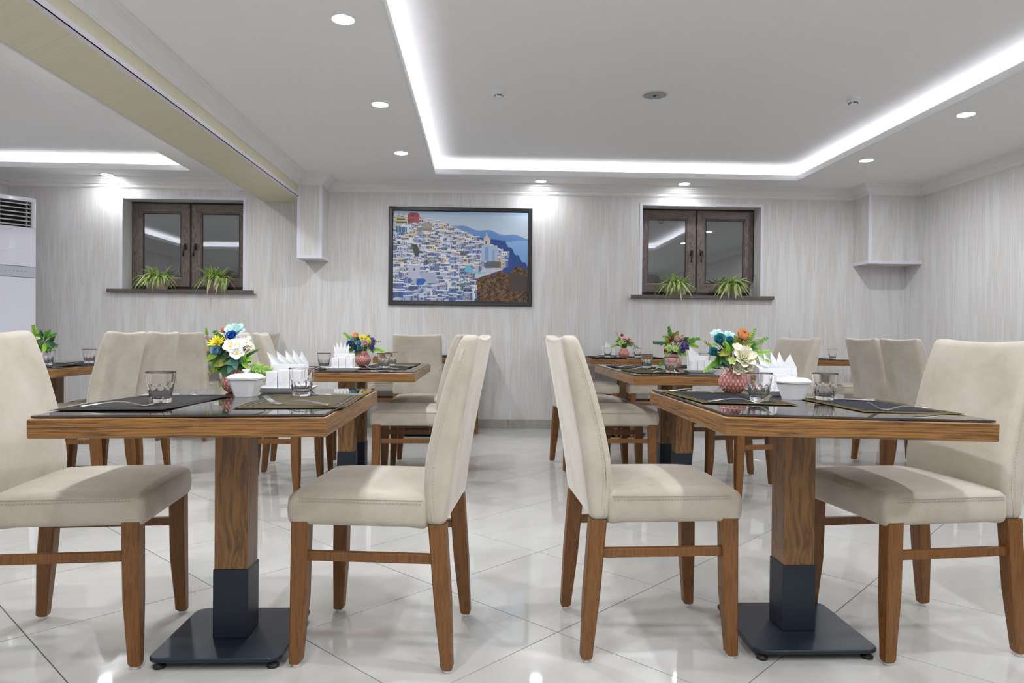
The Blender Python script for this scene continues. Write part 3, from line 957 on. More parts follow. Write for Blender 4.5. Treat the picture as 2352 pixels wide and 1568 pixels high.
def placemat(key, x, y, kind, label, rz=0.0, seed=1):
    k = (kind, seed)
    if k not in mat_me:
        mat_me[k] = mesh('placemat', mat_vf(seed), M[kind], True)
    o = link('placemat', mat_me[k], None, (x, y, top(key, x)+0.0004), (0, math.atan(TABLES[key][3]), rz))
    tag(o, label, 'placemat', 'woven placemats')
    return o
MT = 0.0018

def strip_solid(pts, thick=0.0018):
    """pts: list of (s, z, halfwidth) -> flat bar following the profile"""
    secs = []
    for s_, z, hw in pts:
        secs.append([(s_, -hw, z), (s_, hw, z), (s_, hw*0.92, z+thick), (s_, -hw*0.92, z+thick)])
    return loft(secs)
fork_handle = strip_solid([(-0.100, 0.004, 0.007), (-0.096, 0.004, 0.0098), (-0.06, 0.009, 0.0078), (-0.02, 0.0135, 0.0045), (0.01, 0.012, 0.0036), (0.035, 0.0055, 0.0045), (0.050, 0.0015, 0.0105), (0.062, 0.0015, 0.0125)])
fork_tines = []
for k in range(4):
    y = -0.0093+0.0062*k
    fork_tines.append(([(p[0], p[1]+y, p[2]) for p in strip_solid([(0.062, 0.0015, 0.0024), (0.078, 0.006, 0.0021), (0.092, 0.014, 0.0018), (0.104, 0.0225, 0.0012)])[0]], strip_solid([(0, 0, 1)]*4)[1]))
fork_me = (mesh('handle', fork_handle, M['steel'], False), mesh('tines', concat(fork_tines), M['steel'], False))
knife_me = (mesh('handle', strip_solid([(-0.105, 0.0, 0.0065), (-0.10, 0.0, 0.0085), (-0.05, 0.0004, 0.0075), (-0.004, 0.0004, 0.0058), (0.0, 0.0004, 0.005)], 0.0048), M['steel'], False),
            mesh('blade', strip_solid([(0.0, 0.0012, 0.006), (0.02, 0.0012, 0.0095), (0.09, 0.0012, 0.0098), (0.112, 0.0012, 0.007), (0.120, 0.0012, 0.002)], 0.0016), M['steel'], False))
def cutlery(key, kind, x, y, deg, label):
    t_ = thing('fork' if kind == 'fork' else 'table_knife', label, 'fork' if kind == 'fork' else 'knife', (x, y, top(key, x)+MT+0.0006), math.radians(deg), 'table cutlery')
    a = fork_me if kind == 'fork' else knife_me
    link('handle', a[0], t_); link('tines' if kind == 'fork' else 'blade', a[1], t_)

placemat('T1', -0.985, 2.125, 'mat_black', 'charcoal woven placemat on the left half of the front left table', -0.05, 1)
placemat('T1', -0.535, 2.165, 'mat_olive', 'olive woven placemat with a gold stripe on the front left table', 0.03, 2)
cutlery('T1', 'fork', -1.000, 1.995, 20, 'fork nearest the camera on the charcoal placemat, tines up')
cutlery('T1', 'fork', -1.010, 2.350, 22, 'fork at the far end of the charcoal placemat, tines to the right')
cutlery('T1', 'fork', -0.525, 2.012, 163, 'fork nearest the camera on the olive placemat, tines to the left')
cutlery('T1', 'knife', -0.500, 2.350, 178, 'table knife behind the glass on the olive placemat')
placemat('T2', 0.810, 2.340, 'mat_navy', 'navy placemat with gold edging left on the front right table', 0.04, 3)
placemat('T2', 1.232, 2.190, 'mat_navy', 'navy placemat with gold edging right on the front right table', 0.02, 4)
cutlery('T2', 'fork', 0.790, 2.148, 3, 'fork by the glass along the near edge of the left navy placemat')
cutlery('T2', 'fork', 0.775, 2.535, -4, 'fork at the far edge of the left navy placemat, below the pink vase')
cutlery('T2', 'fork', 1.240, 2.022, 176, 'fork on the near edge of the right navy placemat, tines to the left')
cutlery('T2', 'knife', 1.225, 2.385, -25, 'table knife behind the right glass on the right navy placemat')
for key, x, y, kd, lb, sd in (('T3', -0.61, 4.45, 'mat_black', 'dark placemat at the right rear of the second left table, near seat', 5), ('T3', -1.07, 4.36, 'mat_black', 'dark placemat under the glass left on the second left table', 6),
                              ('T3', -0.60, 4.92, 'mat_olive', 'brown placemat at the far right of the second left table', 7), ('T4', 1.03, 4.22, 'mat_olive', 'brown placemat at the near left of the second right table', 8),
                              ('T4', 1.03, 4.80, 'mat_black', 'dark placemat at the far left of the second right table', 9), ('T4', 1.48, 4.95, 'mat_black', 'dark placemat at the far right of the second right table', 10),
                              ('T5', -2.66, 4.85, 'mat_black', 'dark placemat at the far end of the far left table', 11), ('T5', -2.66, 4.35, 'mat_black', 'dark placemat at the near end of the far left table', 12),
                              ('T7', 1.17, 6.80, 'mat_black', 'dark placemat left of the red flower vase on the rear table', 13), ('T7', 1.57, 6.80, 'mat_black', 'dark placemat right of the red flower vase on the rear table', 14),
                              ('T6b', -0.42, 6.80, 'mat_black', 'dark placemat on the rear table beside the chair seen from behind', 15), ('T8', 3.22, 6.83, 'mat_black', 'dark placemat under the lone glass on the right rear table', 16)):
    placemat(key, x, y, kd, lb, 0.03*math.sin(sd), sd)
for key, kd, x, y, dg, lb in (('T3', 'fork', -0.60, 4.215, 170, 'fork lying nearest on the right half of the second left table'), ('T3', 'fork', -0.56, 4.50, 172, 'fork under the two glasses on the second left table'),
                              ('T3', 'knife', -0.56, 4.70, 178, 'table knife behind the two glasses on the second left table'), ('T3', 'fork', -1.05, 4.17, 15, 'fork beside the left glass on the second left table, tines up'),
                              ('T3', 'knife', -0.62, 4.04, 178, 'table knife on the bare glass edge of the second left table'), ('T4', 'fork', 1.00, 4.36, 8, 'fork on the near brown mat of the second right table'),
                              ('T4', 'fork', 0.98, 4.67, 6, 'fork behind the left glass on the second right table'), ('T4', 'fork', 1.08, 4.05, 10, 'fork in front of the near glass on the second right table'),
                              ('T5', 'fork', -2.66, 4.55, 20, 'fork on the far left table between two glasses'), ('T5', 'fork', -2.62, 4.98, 160, 'fork behind the glass on the far left table'),
                              ('T7', 'fork', 1.15, 6.62, 10, 'fork left of the red flower vase on the rear table'), ('T8', 'fork', 3.30, 6.72, 170, 'fork left of the lone glass on the right rear table'), ('T8', 'knife', 3.19, 6.98, 20, 'knife by the lone glass on the right rear table')):
    cutlery(key, kd, x, y, dg, lb)

# ------------------------------------------------------------------ tumblers
NF = 10
def tumbler_vf():
    prof_o = [(0.0285, 0.0), (0.0305, 0.0015)]
    seg = 80
    zs = [0.0015, 0.008, 0.014, 0.022, 0.030, 0.036, 0.040, 0.043, 0.046, 0.049, 0.052, 0.055, 0.058, 0.062, 0.070, 0.080, 0.088, 0.090]
    def rad(z, a):
        base = 0.0305+0.0115*(z/0.090)
        ph = ((a*NF/(2*PI)) % 1.0)-0.5
        zb = 0.055-0.020*(2*abs(ph))**2
        k = max(0, min(1, (zb-z)/0.004))
        k = k*k*(3-2*k)
        flat = cos(PI/NF)/cos(2*PI/NF*ph)
        return base*((1-k)*1.0+k*(flat*0.985-0.012))
    V, F = [], []
    rings = []
    def ring(fn):
        i0 = len(V)
        for s_ in range(seg):
            a = 2*PI*s_/seg
            r_, z = fn(a)
            V.append((r_*cos(a), r_*sin(a), z))
        rings.append(i0)
    ring(lambda a: (rad(0.002, a)*0.93, 0.0))
    for z in zs:
        ring(lambda a, z=z: (rad(z, a), z))
    ring(lambda a: (0.0412, 0.0912))
    for z, r_ in ((0.0905, 0.0403), (0.086, 0.0394), (0.060, 0.0362), (0.050, 0.0345), (0.042, 0.0325), (0.030, 0.0302), (0.018, 0.0278), (0.0135, 0.0245), (0.0122, 0.015)):
        ring(lambda a, z=z, r_=r_: (r_, z))
    for a0, a1 in zip(rings, rings[1:]):
        for s_ in range(seg):
            t_ = (s_+1) % seg
            F.append((a0+s_, a0+t_, a1+t_, a1+s_))
    F.append(tuple(rings[0]+s_ for s_ in reversed(range(seg))))
    F.append(tuple(rings[-1]+s_ for s_ in range(seg)))
    return V, F
tumbler_me = mesh('tumbler', tumbler_vf(), M['tumbler'], True)
def tumbler(key, x, y, label, extra=MT, rz=0.0):
    o = link('tumbler', tumbler_me, None, (x, y, top(key, x)+extra+0.0006), (0, 0, rz))
    tag(o, label, 'glass', 'faceted glass tumblers on the tables')
tumbler('T1', -0.947, 2.108, 'faceted tumbler on the charcoal placemat of the front left table', rz=0.1)
tumbler('T1', -0.590, 2.318, 'faceted tumbler beside the shakers on the olive placemat', rz=0.4)
tumbler('T2', 0.888, 2.232, 'faceted tumbler before the pink vase on the front right table')
tumbler('T2', 1.160, 2.345, 'faceted tumbler right of the white sugar bowl on the front right table', rz=0.3)
tumbler('T3', -0.975, 4.350, 'tumbler left of the napkins on the second left table')
tumbler('T3', -0.619, 4.410, 'nearer of two overlapping tumblers on the second left table')
tumbler('T3', -0.612, 4.715, 'farther of two overlapping tumblers on the second left table', rz=0.2)
tumbler('T4', 1.094, 4.675, 'dark looking tumbler farther left on the second right table')
tumbler('T4', 1.100, 4.090, 'tumbler in front of the purple flower vase on the second right table', rz=0.2)
tumbler('T4', 1.615, 5.080, 'tumbler peeking from behind the white shakers on the second right table')
tumbler('T7', 1.205, 6.780, 'small tumbler left of the red flower vase by the rear wall')
tumbler('T7', 1.500, 6.800, 'small tumbler right of the red flower vase by the rear wall', rz=0.2)
tumbler('T5', -2.625, 4.800, 'tumbler alone against the wall on the far left table')
tumbler('T5', -2.705, 4.480, 'tumbler beside the chair edge on the far left table, below the ferns')
tumbler('T8', 3.500, 6.900, 'tumbler on the right rear table under the right window') if False else tumbler('T8', 3.385, 6.70, 'tumbler on the right rear table between two chair backs')

# ------------------------------------------------------------------ white china
def oct_sec(hx, hy, ch, z):
    return [(hx-ch, -hy, z), (hx, -hy+ch, z), (hx, hy-ch, z), (hx-ch, hy, z), (-hx+ch, hy, z), (-hx, hy-ch, z), (-hx, -hy+ch, z), (-hx+ch, -hy, z)]
def sugar_bowl(key, x, y, rz, label):
    t_ = thing('sugar_bowl', label, 'sugar bowl', (x, y, top(key, x)+0.0005), rz)
    obj('bowl', loft([oct_sec(0.030, 0.030, 0.010, 0), oct_sec(0.031, 0.031, 0.010, 0.003), oct_sec(0.045, 0.045, 0.014, 0.052), oct_sec(0.0455, 0.0455, 0.014, 0.054)]), M['ceramic'], t_)
    lid = obj('lid', loft([oct_sec(0.044, 0.044, 0.014, 0.0545), oct_sec(0.0505, 0.0505, 0.016, 0.0565), oct_sec(0.0515, 0.0515, 0.016, 0.0615), oct_sec(0.048, 0.048, 0.015, 0.064), oct_sec(0.041, 0.041, 0.013, 0.0705), oct_sec(0.028, 0.028, 0.010, 0.0745), oct_sec(0.008, 0.008, 0.002, 0.076)]), M['ceramic'], t_)
    obj('knob', loft([oct_sec(0.006, 0.006, 0.002, 0.0755), oct_sec(0.005, 0.005, 0.002, 0.079), oct_sec(0.011, 0.009, 0.003, 0.085), oct_sec(0.0115, 0.0095, 0.003, 0.087), oct_sec(0.009, 0.007, 0.003, 0.088)]), M['ceramic'], lid)
    # embossed leaves on the chamfered faces
    emb = []
    for k in range(5):
        a = 0.25*k
        emb.append(tube([(-0.0385+0.002*k, -0.0275-0.0022*k, 0.014+0.001*k), (-0.0425+0.0025*k, -0.033-0.0015*k, 0.030), (-0.043+0.004*k, -0.0385-0.0006*k, 0.044-0.003*k)], 0.0009, 5))
    return t_
sugar_bowl('T1', -0.775, 2.335, -0.16, 'white lidded sugar bowl in front of the shakers on the front left table')
sugar_bowl('T2', 1.058, 2.362, 0.42, 'white lidded sugar bowl between two tumblers on the front right table')

def shaker_vf(wx, wy, h):
    def sc(k, z, tl=0.0): return [(wx*k/2, -wy*k/2, z+tl), (wx*k/2, wy*k/2, z-tl), (-wx*k/2, wy*k/2, z-tl), (-wx*k/2, -wy*k/2, z+tl)]
    return rbox(wx, wy, h, 0.0025, 2, c=(0, 0, h/2))
def swoosh(wx, wy, h):
    return concat([tube([(-wx*0.46+wx*0.92*u, -wy/2-0.0002, h*(0.12+0.34*k)+h*0.42*u**2.2) for u in (0, 0.2, 0.4, 0.6, 0.8, 0.95)], 0.0010, 5) for k in (0, 0.45, 0.8)])
def condiment_set(key, x, y, rz, where, sc=1.0, mirrored=False):
    c_, s_ = cos(rz), sin(rz)
    def P(u, v): return (x+c_*u-s_*v, y+s_*u+c_*v)
    z0 = top(key, x)+0.0005
    tr = thing('condiment_tray', 'white ceramic tray under the shakers %s' % where, 'tray', (x, y, z0), rz, 'white china condiment trays')
    def rc(hx, hy, z): return oct_sec(hx, hy, 0.006, z)
    obj('dish', loft([rc(0.074, 0.050, 0), rc(0.080, 0.056, 0.004), rc(0.094, 0.068, 0.0165), rc(0.096, 0.070, 0.018), rc(0.093, 0.067, 0.0182), rc(0.078, 0.054, 0.0075), rc(0.07, 0.048, 0.0070)]), M['ceramic'], tr)
    zt = z0+0.0072
    for k, (u, hh, nm, lb) in enumerate(((-0.0405, 0.066, 'salt_shaker', 'white square salt shaker at the left of the row'), (0.0, 0.072, 'toothpick_holder', 'taller white toothpick holder at the middle of the row'), (0.0405, 0.066, 'pepper_shaker', 'white square pepper shaker at the right of the row'))):
        p = P(u, -0.026)
        t_ = thing(nm, lb+' '+where, 'shaker' if 'shaker' in nm else 'toothpick holder', (p[0], p[1], zt), rz, 'white china condiment pieces')
        obj('body', shaker_vf(0.0385, 0.040, hh), M['ceramic'], t_, True)
        obj('wave_relief', swoosh(0.0385, 0.040, hh), M['ceramic'], t_, True)
        if nm != 'toothpick_holder':
            obj('pour_holes', concat([lathe([(0.0013, hh-0.0005), (0.0013, hh+0.0003)], 8, cap1=True) if q == 0 else ([(a[0]+0.006*cos(q*2.1), a[1]+0.006*sin(q*2.1), a[2]) for a in lathe([(0.0013, hh-0.0005), (0.0013, hh+0.0003)], 8, cap1=True)[0]], lathe([(0.0013, 0), (0.0013, 1)], 8, cap1=True)[1]) for q in range(4)]), M['mark'], t_)
    p = P(0.0, 0.024)
    h = thing('napkin_holder', 'white china napkin holder standing behind the shakers '+where, 'napkin holder', (p[0], p[1], zt), rz, 'white china condiment pieces')
    obj('front_plate', rbox(0.118, 0.005, 0.088, 0.002, 1, c=(0, -0.0165, 0.046)), M['ceramic'], h)
    obj('rear_plate', rbox(0.118, 0.005, 0.088, 0.002, 1, c=(0, 0.0165, 0.046)), M['ceramic'], h)
    obj('foot', rbox(0.118, 0.038, 0.005, 0.002, 1, c=(0, 0, 0.0025)), M['ceramic'], h)
    return p, zt
def tri_napkin(tip, lx, rx, zb, hb, thick=0.0022):
    """a folded paper triangle in the local x-z plane: tip, the two ends of its slanted part at height zb, the foot at hb"""
    rows = []
    for j in range(9):
        if j < 7:
            k = j/6
            a = (tip[0]+(lx-tip[0])*k, tip[1]+(zb-tip[1])*k); b_ = (tip[0]+(rx-tip[0])*k, tip[1]+(zb-tip[1])*k)
        else:
            z = zb+(hb-zb)*(j-6)/2
            k = 1.0
            a, b_ = (lx, z), (rx, z)
        rows.append([(a[0]+(b_[0]-a[0])*i/4, 0.0035*sin(PI*i/4)*k, a[1]+(b_[1]-a[1])*i/4) for i in range(5)])
    n = len(rows)-1
    V, F = [], []
    for lay in (0, 1):
        for rw in rows:
            for p in rw:
                V.append((p[0], p[1]+thick*lay, p[2]))
    N = (n+1)*5
    for j in range(n):
        for i in range(4):
            a = j*5+i
            F.append((a, a+1, a+6, a+5)); F.append((N+a, N+a+5, N+a+6, N+a+1))
    for j in range(n):
        for i in (0, 4):
            a, b_ = j*5+i, j*5+5+i
            F.append((a, b_, N+b_, N+a) if i == 0 else (a, N+a, N+b_, b_))
    for i in range(4):
        a = n*5+i
        F.append((a, a+1, N+a+1, N+a))
    return V, F
ORD = ('first', 'second', 'third', 'fourth', 'fifth', 'sixth')
def napkins(p, zt, rz, tips, where, hb=0.007, zb=0.090):
    k = len(tips)
    order = sorted(range(k), key=lambda q: tips[q][0])
    for i, (tx, tz, lx, rx) in enumerate(tips):
        v = -0.0115+0.0195*i/max(1, k-1)
        c_, s_ = cos(rz), sin(rz)
        o = obj('paper_napkin', tri_napkin((tx, tz), lx, rx, zb, hb), M['paper'], None, False, (p[0]-s_*v, p[1]+c_*v, zt), (0, 0, rz))
        tag(o, '%s white paper napkin from the left in the holder %s' % (ORD[order.index(i)], where), 'napkin', 'white napkins '+where)
w1 = 'on the front left table'
p, zt = condiment_set('T1', -0.690, 2.505, 0.0, w1)
napkins(p, zt, 0, [(-0.074, 0.132, -0.058, -0.006), (-0.042, 0.135, -0.034, 0.018), (-0.012, 0.137, -0.008, 0.036), (0.012, 0.141, 0.012, 0.056), (0.042, 0.135, 0.030, 0.067)], w1)
w1 = 'on the front right table'
p, zt = condiment_set('T2', 1.062, 2.520, 0.0, w1)
napkins(p, zt, 0, [(-0.092, 0.118, -0.056, -0.012), (-0.060, 0.140, -0.046, 0.004), (-0.036, 0.145, -0.030, 0.018), (-0.008, 0.151, -0.008, 0.034), (0.026, 0.150, 0.010, 0.054), (0.068, 0.142, 0.034, 0.094)], w1)
w1 = 'on the second left table'
p, zt = condiment_set('T3', -0.805, 4.090, 0.0, w1)
napkins(p, zt, 0, [(-0.060, 0.142, -0.052, -0.026), (-0.044, 0.157, -0.046, -0.012), (-0.020, 0.160, -0.034, 0.000), (0.004, 0.160, -0.020, 0.012), (0.024, 0.148, -0.004, 0.022)], w1)
w1 = 'on the second right table'
p, zt = condiment_set('T4', 1.285, 4.150, 0.0, w1)
napkins(p, zt, 0, [(-0.066, 0.130, -0.056, -0.016), (-0.052, 0.150, -0.054, 0.004), (-0.036, 0.138, -0.040, 0.020)], w1)
w1 = 'on the rear right table'
p, zt = condiment_set('T7', 1.255, 7.06, 0.0, w1)
napkins(p, zt, 0, [(-0.02, 0.150, -0.03, 0.02), (0.01, 0.135, -0.02, 0.04)], w1)

# ------------------------------------------------------------------ vases
def vase_data():
    prof = [(0.024, 0.0), (0.029, 0.002), (0.036, 0.008), (0.044, 0.018), (0.0495, 0.030), (0.051, 0.040), (0.0495, 0.050), (0.045, 0.062), (0.038, 0.074), (0.031, 0.084), (0.026, 0.091), (0.0235, 0.096), (0.0245, 0.098), (0.022, 0.098), (0.021, 0.092), (0.025, 0.080)]
    pz = []
    for i in range(10):
        for k in range(4):
            u = k/4
            pz.append((prof[i][0]+(prof[i+1][0]-prof[i][0])*u, prof[i][1]+(prof[i+1][1]-prof[i][1])*u))
    pz += prof[10:]
    seg = 112
    edge = []
    V, F = [], []
    n1 = len(pz)
    for r_, z in pz:
        for s_ in range(seg):
            a = 2*PI*s_/seg
            row = z/0.0135
            ph = 19*a + PI*(int(row) % 2) + z*10
            e = max(0, cos(ph))*max(0, sin(PI*(row % 1.0)))
            e = e**0.6
            if z < 0.004 or z > 0.090: e = 0.35
            rr = r_+0.0013*e
            edge.append(e)
            V.append((rr*cos(a), rr*sin(a), z))
    for i in range(n1-1):
        for s_ in range(seg):
            t_ = (s_+1) % seg
            F.append((i*seg+s_, i*seg+t_, (i+1)*seg+t_, (i+1)*seg+s_))
    F.append(tuple(reversed(range(seg))))
    F.append(tuple((n1-1)*seg+s_ for s_ in range(seg)))
    return (V, F), edge
_v, _e = vase_data()
vase_me = mesh('flower_vase', _v, M['vase'], True, edge=_e)
def vase(key, x, y, label, sc=1.0):
    o = link('flower_vase', vase_me, None, (x, y, top(key, x)+0.0003), (0, 0, 0.3), (sc, sc, sc))
    tag(o, label, 'vase', 'pink egg shaped vases')
    return Vector((x, y, top(key, x)+0.096*sc))

# ------------------------------------------------------------------ flowers
def petal_vf(L, Wd, cup=0.3, curl=0.2, tipw=0.6, n=5, m_=4):
    V, F, E = [], [], []
    for j in range(n+1):
        u = j/n
        hw = Wd/2*(sin(PI*min(1, 0.10+u*0.82))**0.7)*(1-(1-tipw)*max(0, u-0.6)/0.4*0.6)
        for i in range(m_+1):
            v = -1+2*i/m_
            x = L*u
            V.append((x, hw*v, cup*hw*v*v + curl*L*u*u))
            E.append(u)
    for j in range(n):
        for i in range(m_):
            a = j*(m_+1)+i
            F.append((a, a+1, a+m_+2, a+m_+1))
    return (V, F), E
_pc = {}
def petal_mesh(kind, colr, mats):
    k = (kind, colr)
    if k not in _pc:
        prm = {'round': (1.0, 0.95, 0.35, 0.12, 1.0), 'cup': (1.0, 1.15, 0.55, 0.45, 1.0), 'thin': (1.0, 0.22, 0.3, 0.15, 1.0), 'ruffle': (1.0, 0.8, 0.5, 0.3, 1.0),
               'leaf': (1.0, 0.46, 0.4, -0.12, 0.15), 'slim': (1.0, 0.20, 0.3, -0.15, 0.1), 'oval': (1.0, 0.62, 0.35, -0.08, 0.3)}[kind]
        vf, E = petal_vf(*prm)
        _pc[k] = mesh('petal' if kind in ('round', 'cup', 'thin', 'ruffle') else 'leaf', vf, mats[colr], True, edge=E)
    return _pc[k]
def basis(nrm):
    n = Vector(nrm).normalized()
    q = Vector((0, 0, 1)).rotation_difference(n)
    return q.to_matrix()
RING = {
 'plumeria': [(5, 1.0, 12, 'round', 1.0)],
 'rose': [(5, 0.95, 28, 'cup', 1.0), (5, 0.85, 48, 'cup', 0.9), (4, 0.68, 64, 'cup', 0.75), (3, 0.5, 78, 'cup', 0.6)],
 'peony': [(7, 1.0, 35, 'cup', 0.9), (7, 0.95, 55, 'cup', 0.9), (6, 0.85, 68, 'cup', 0.8), (5, 0.75, 80, 'cup', 0.65)],
 'mum': [(14, 1.0, 12, 'thin', 1.0), (12, 0.85, 30, 'thin', 1.0), (10, 0.65, 50, 'thin', 1.0), (6, 0.45, 70, 'thin', 1.0)],
 'ruffle': [(7, 1.0, 10, 'ruffle', 1.0), (6, 0.8, 30, 'ruffle', 1.0), (5, 0.55, 52, 'ruffle', 1.0)],
}
def bloom(parent, origin, p, nrm, kind, colr, R, separate, rnd):
    B = basis(nrm)
    lp = p-origin
    ctr = lathe([(0.16*R, -0.05*R), (0.2*R, 0.05*R), (0.1*R, 0.13*R), (0.01*R, 0.15*R)], 10, cap1=True)
    mats = {'plumeria': M['stamen'], 'ruffle': M['stamen']}.get(kind, PET[colr])
    mlist, trs = [], []
    for ri, (n, L, el, pk, ws) in enumerate(RING[kind]):
        for k in range(n):
            a = 2*PI*k/n + ri*0.5 + rnd.uniform(-0.12, 0.12)
            e = math.radians(el+rnd.uniform(-6, 6))
            rot = B @ Matrix.Rotation(a, 3, 'Z') @ Matrix.Rotation(-e, 3, 'Y') @ Matrix.Rotation(rnd.uniform(-0.15, 0.15), 3, 'X')
            s_ = R*L*rnd.uniform(0.95, 1.1)*(0.98 if kind == 'plumeria' else 1.12)
            trs.append((pk, rot, s_, ws))
    if separate:
        core = obj('bloom', ([tuple(B @ Vector(q)) for q in ctr[0]], ctr[1]), mats, parent, True, tuple(lp))
        for pk, rot, s_, ws in trs:
            o = link('petal', petal_mesh(pk, colr, PET), core, (0, 0, 0), rot.to_euler(), (s_, s_*ws, s_))
    else:
        V, F, E, mi = [], [], [], []
        for q in ctr[0]:
            V.append(tuple(B @ Vector(q))); E.append(0.0)
        F += list(ctr[1]); mi += [0]*len(ctr[1])
        for pk, rot, s_, ws in trs:
            me = petal_mesh(pk, colr, PET)
            b_ = len(V)
            n1 = 5
            for q in me.vertices:
                c = q.co
                V.append(tuple(rot @ Vector((c.x*s_, c.y*s_*ws, c.z*s_)))); E.append(min(1, max(0, c.x)))
            F += [tuple(i+b_ for i in pl.vertices) for pl in me.polygons]; mi += [1]*len(me.polygons)
        me = mesh('bloom', (V, F), [mats, PET[colr]], True, edge=E, midx=mi)
        link('bloom', me, parent, tuple(lp))

def sprig_vf(L, n, lw, ll, bend, rnd):
    """a stem with small leaves to both sides along local +X"""
    pts = [(L*k/8, 0, bend*L*(k/8)**2) for k in range(9)]
    V, F = tube(pts, 0.0010, 4, 0.0005)
    V = list(V); F = list(F); E = [0.2]*len(V)
    for k in range(n):
        u = 0.22+0.76*k/max(1, n-1)
        x, z = L*u, bend*L*u*u
        for sg in (-1, 1):
            pv, pe = petal_vf(ll*(1.15-0.5*u), lw, 0.3, -0.1, 0.15, 3, 2)
            a = sg*rnd.uniform(0.7, 1.1)
            tl = rnd.uniform(-0.3, 0.3)
            Rm = Matrix.Rotation(a, 3, 'Z') @ Matrix.Rotation(tl, 3, 'Y')
            b_ = len(V)
            for q in pv[0]:
                w_ = Rm @ Vector(q)
                V.append((w_.x+x, w_.y, w_.z+z))
            F += [tuple(i+b_ for i in f) for f in pv[1]]
            E += pe
    return (V, F), E
def bouquet(neck, label, blooms, greens, sprigs, seed, separate, Y0, spread=0.0):
    rnd = random.Random(seed)
    t_ = thing('flower_bouquet', label, 'flowers', tuple(neck))
    org = Vector(neck)
    stems = []
    for (px, py, dy, kind, colr, rpx) in blooms:
        p = at(px, py, Y0+dy)
        R = rpx*Y0/FPX
        d = (p-org); d.normalize()
        nrm = d*0.55 + Vector((-0.15*p.x, -0.85, 0.35))
        bloom(t_, org, p, nrm, kind, colr, R, separate, rnd)
        stems.append(tube([(0, 0, -0.05), tuple((p-org)*0.45+Vector((0, 0, 0.01))), tuple(p-org-nrm.normalized()*R*0.1)], 0.0016, 5))
    lv = []
    for (px, py, dy, kind, colr, L, ang) in greens:
        # a leaf with its middle near the pixel, pointing outward at ang (picture plane degrees)
        p = at(px, py, Y0+dy)
        a = math.radians(ang)
        dirv = Vector((cos(a), -0.35+rnd.uniform(-0.2, 0.2), sin(a))).normalized()
        X = dirv
        up = Vector((rnd.uniform(-0.3, 0.3), -1, 0.5))
        Yv = up.cross(X).normalized(); Zv = X.cross(Yv)
        rot = Matrix((X, Yv, Zv)).transposed()
        s_ = L
        base = p-org-dirv*L*0.5
        o = link('leaf', petal_mesh(kind, colr, LEAF), t_, tuple(base), rot.to_euler(), (s_, s_, s_))
        stems.append(tube([(0, 0, -0.04), tuple(base*0.5), tuple(base)], 0.0010, 4))
    for (px, py, dy, L, ang, n, lw, ll, colr) in sprigs:
        p = at(px, py, Y0+dy)
        a = math.radians(ang)
        X = Vector((cos(a), -0.25, sin(a))).normalized()
        up = Vector((0.1, -1, 0.6))
        Yv = up.cross(X).normalized(); Zv = X.cross(Yv)
        rot = Matrix((X, Yv, Zv)).transposed()
        vf, E = sprig_vf(L, n, lw, ll, -0.15, rnd)
        me = mesh('leaf_spray', vf, LEAF[colr], True, edge=E)
        link('leaf_spray', me, t_, tuple(p-org), rot.to_euler())
        stems.append(tube([(0, 0, -0.04), tuple((p-org)*0.6), tuple(p-org)], 0.0011, 4))
    obj('stems', concat(stems), LEAF['dark'], t_)
    return t_

def ring_greens(cx, cy, rx, ry, n, L, rnd, cols=('green', 'dark', 'light', 'olive'), kinds=('leaf', 'oval'), dy=0.02):
    out = []
    for k in range(n):
        a = 2*PI*k/n+rnd.uniform(-0.25, 0.25)
        rr = rnd.uniform(0.55, 1.0)
        out.append((cx+rx*rr*cos(a), cy-ry*rr*sin(a), dy+rnd.uniform(-0.035, 0.03), rnd.choice(kinds), rnd.choice(cols), L*rnd.uniform(0.7, 1.2), math.degrees(a)+rnd.uniform(-30, 30)))
    return out

# front left bouquet
rn = random.Random(3)
nk = vase('T1', -0.868, 2.500, 'pink egg shaped vase behind the sugar bowl on the front left table', 0.92)
bl = [(499, 789, -0.02, 'mum', 'yellow', 17), (502, 811, -0.045, 'rose', 'dusty', 17), (530, 795, -0.05, 'plumeria', 'white', 19), (548, 792, -0.03, 'plumeria', 'white', 18), (545, 812, -0.055, 'plumeria', 'white', 18),
      (534, 777, -0.015, 'rose', 'royal', 16), (540, 763, 0.01, 'ruffle', 'mint', 20), (514, 763, 0.0, 'rose', 'coral', 9), (522, 758, 0.01, 'rose', 'peach', 8), (527, 768, -0.01, 'ruffle', 'mint', 10),
      (567, 782, 0.0, 'plumeria', 'white', 7), (573, 790, -0.01, 'plumeria', 'white', 7), (577, 798, -0.005, 'plumeria', 'cream', 8), (566, 797, -0.01, 'plumeria', 'white', 8), (572, 777, 0.01, 'plumeria', 'white', 6), (554, 780, 0.0, 'ruffle', 'white', 9)]
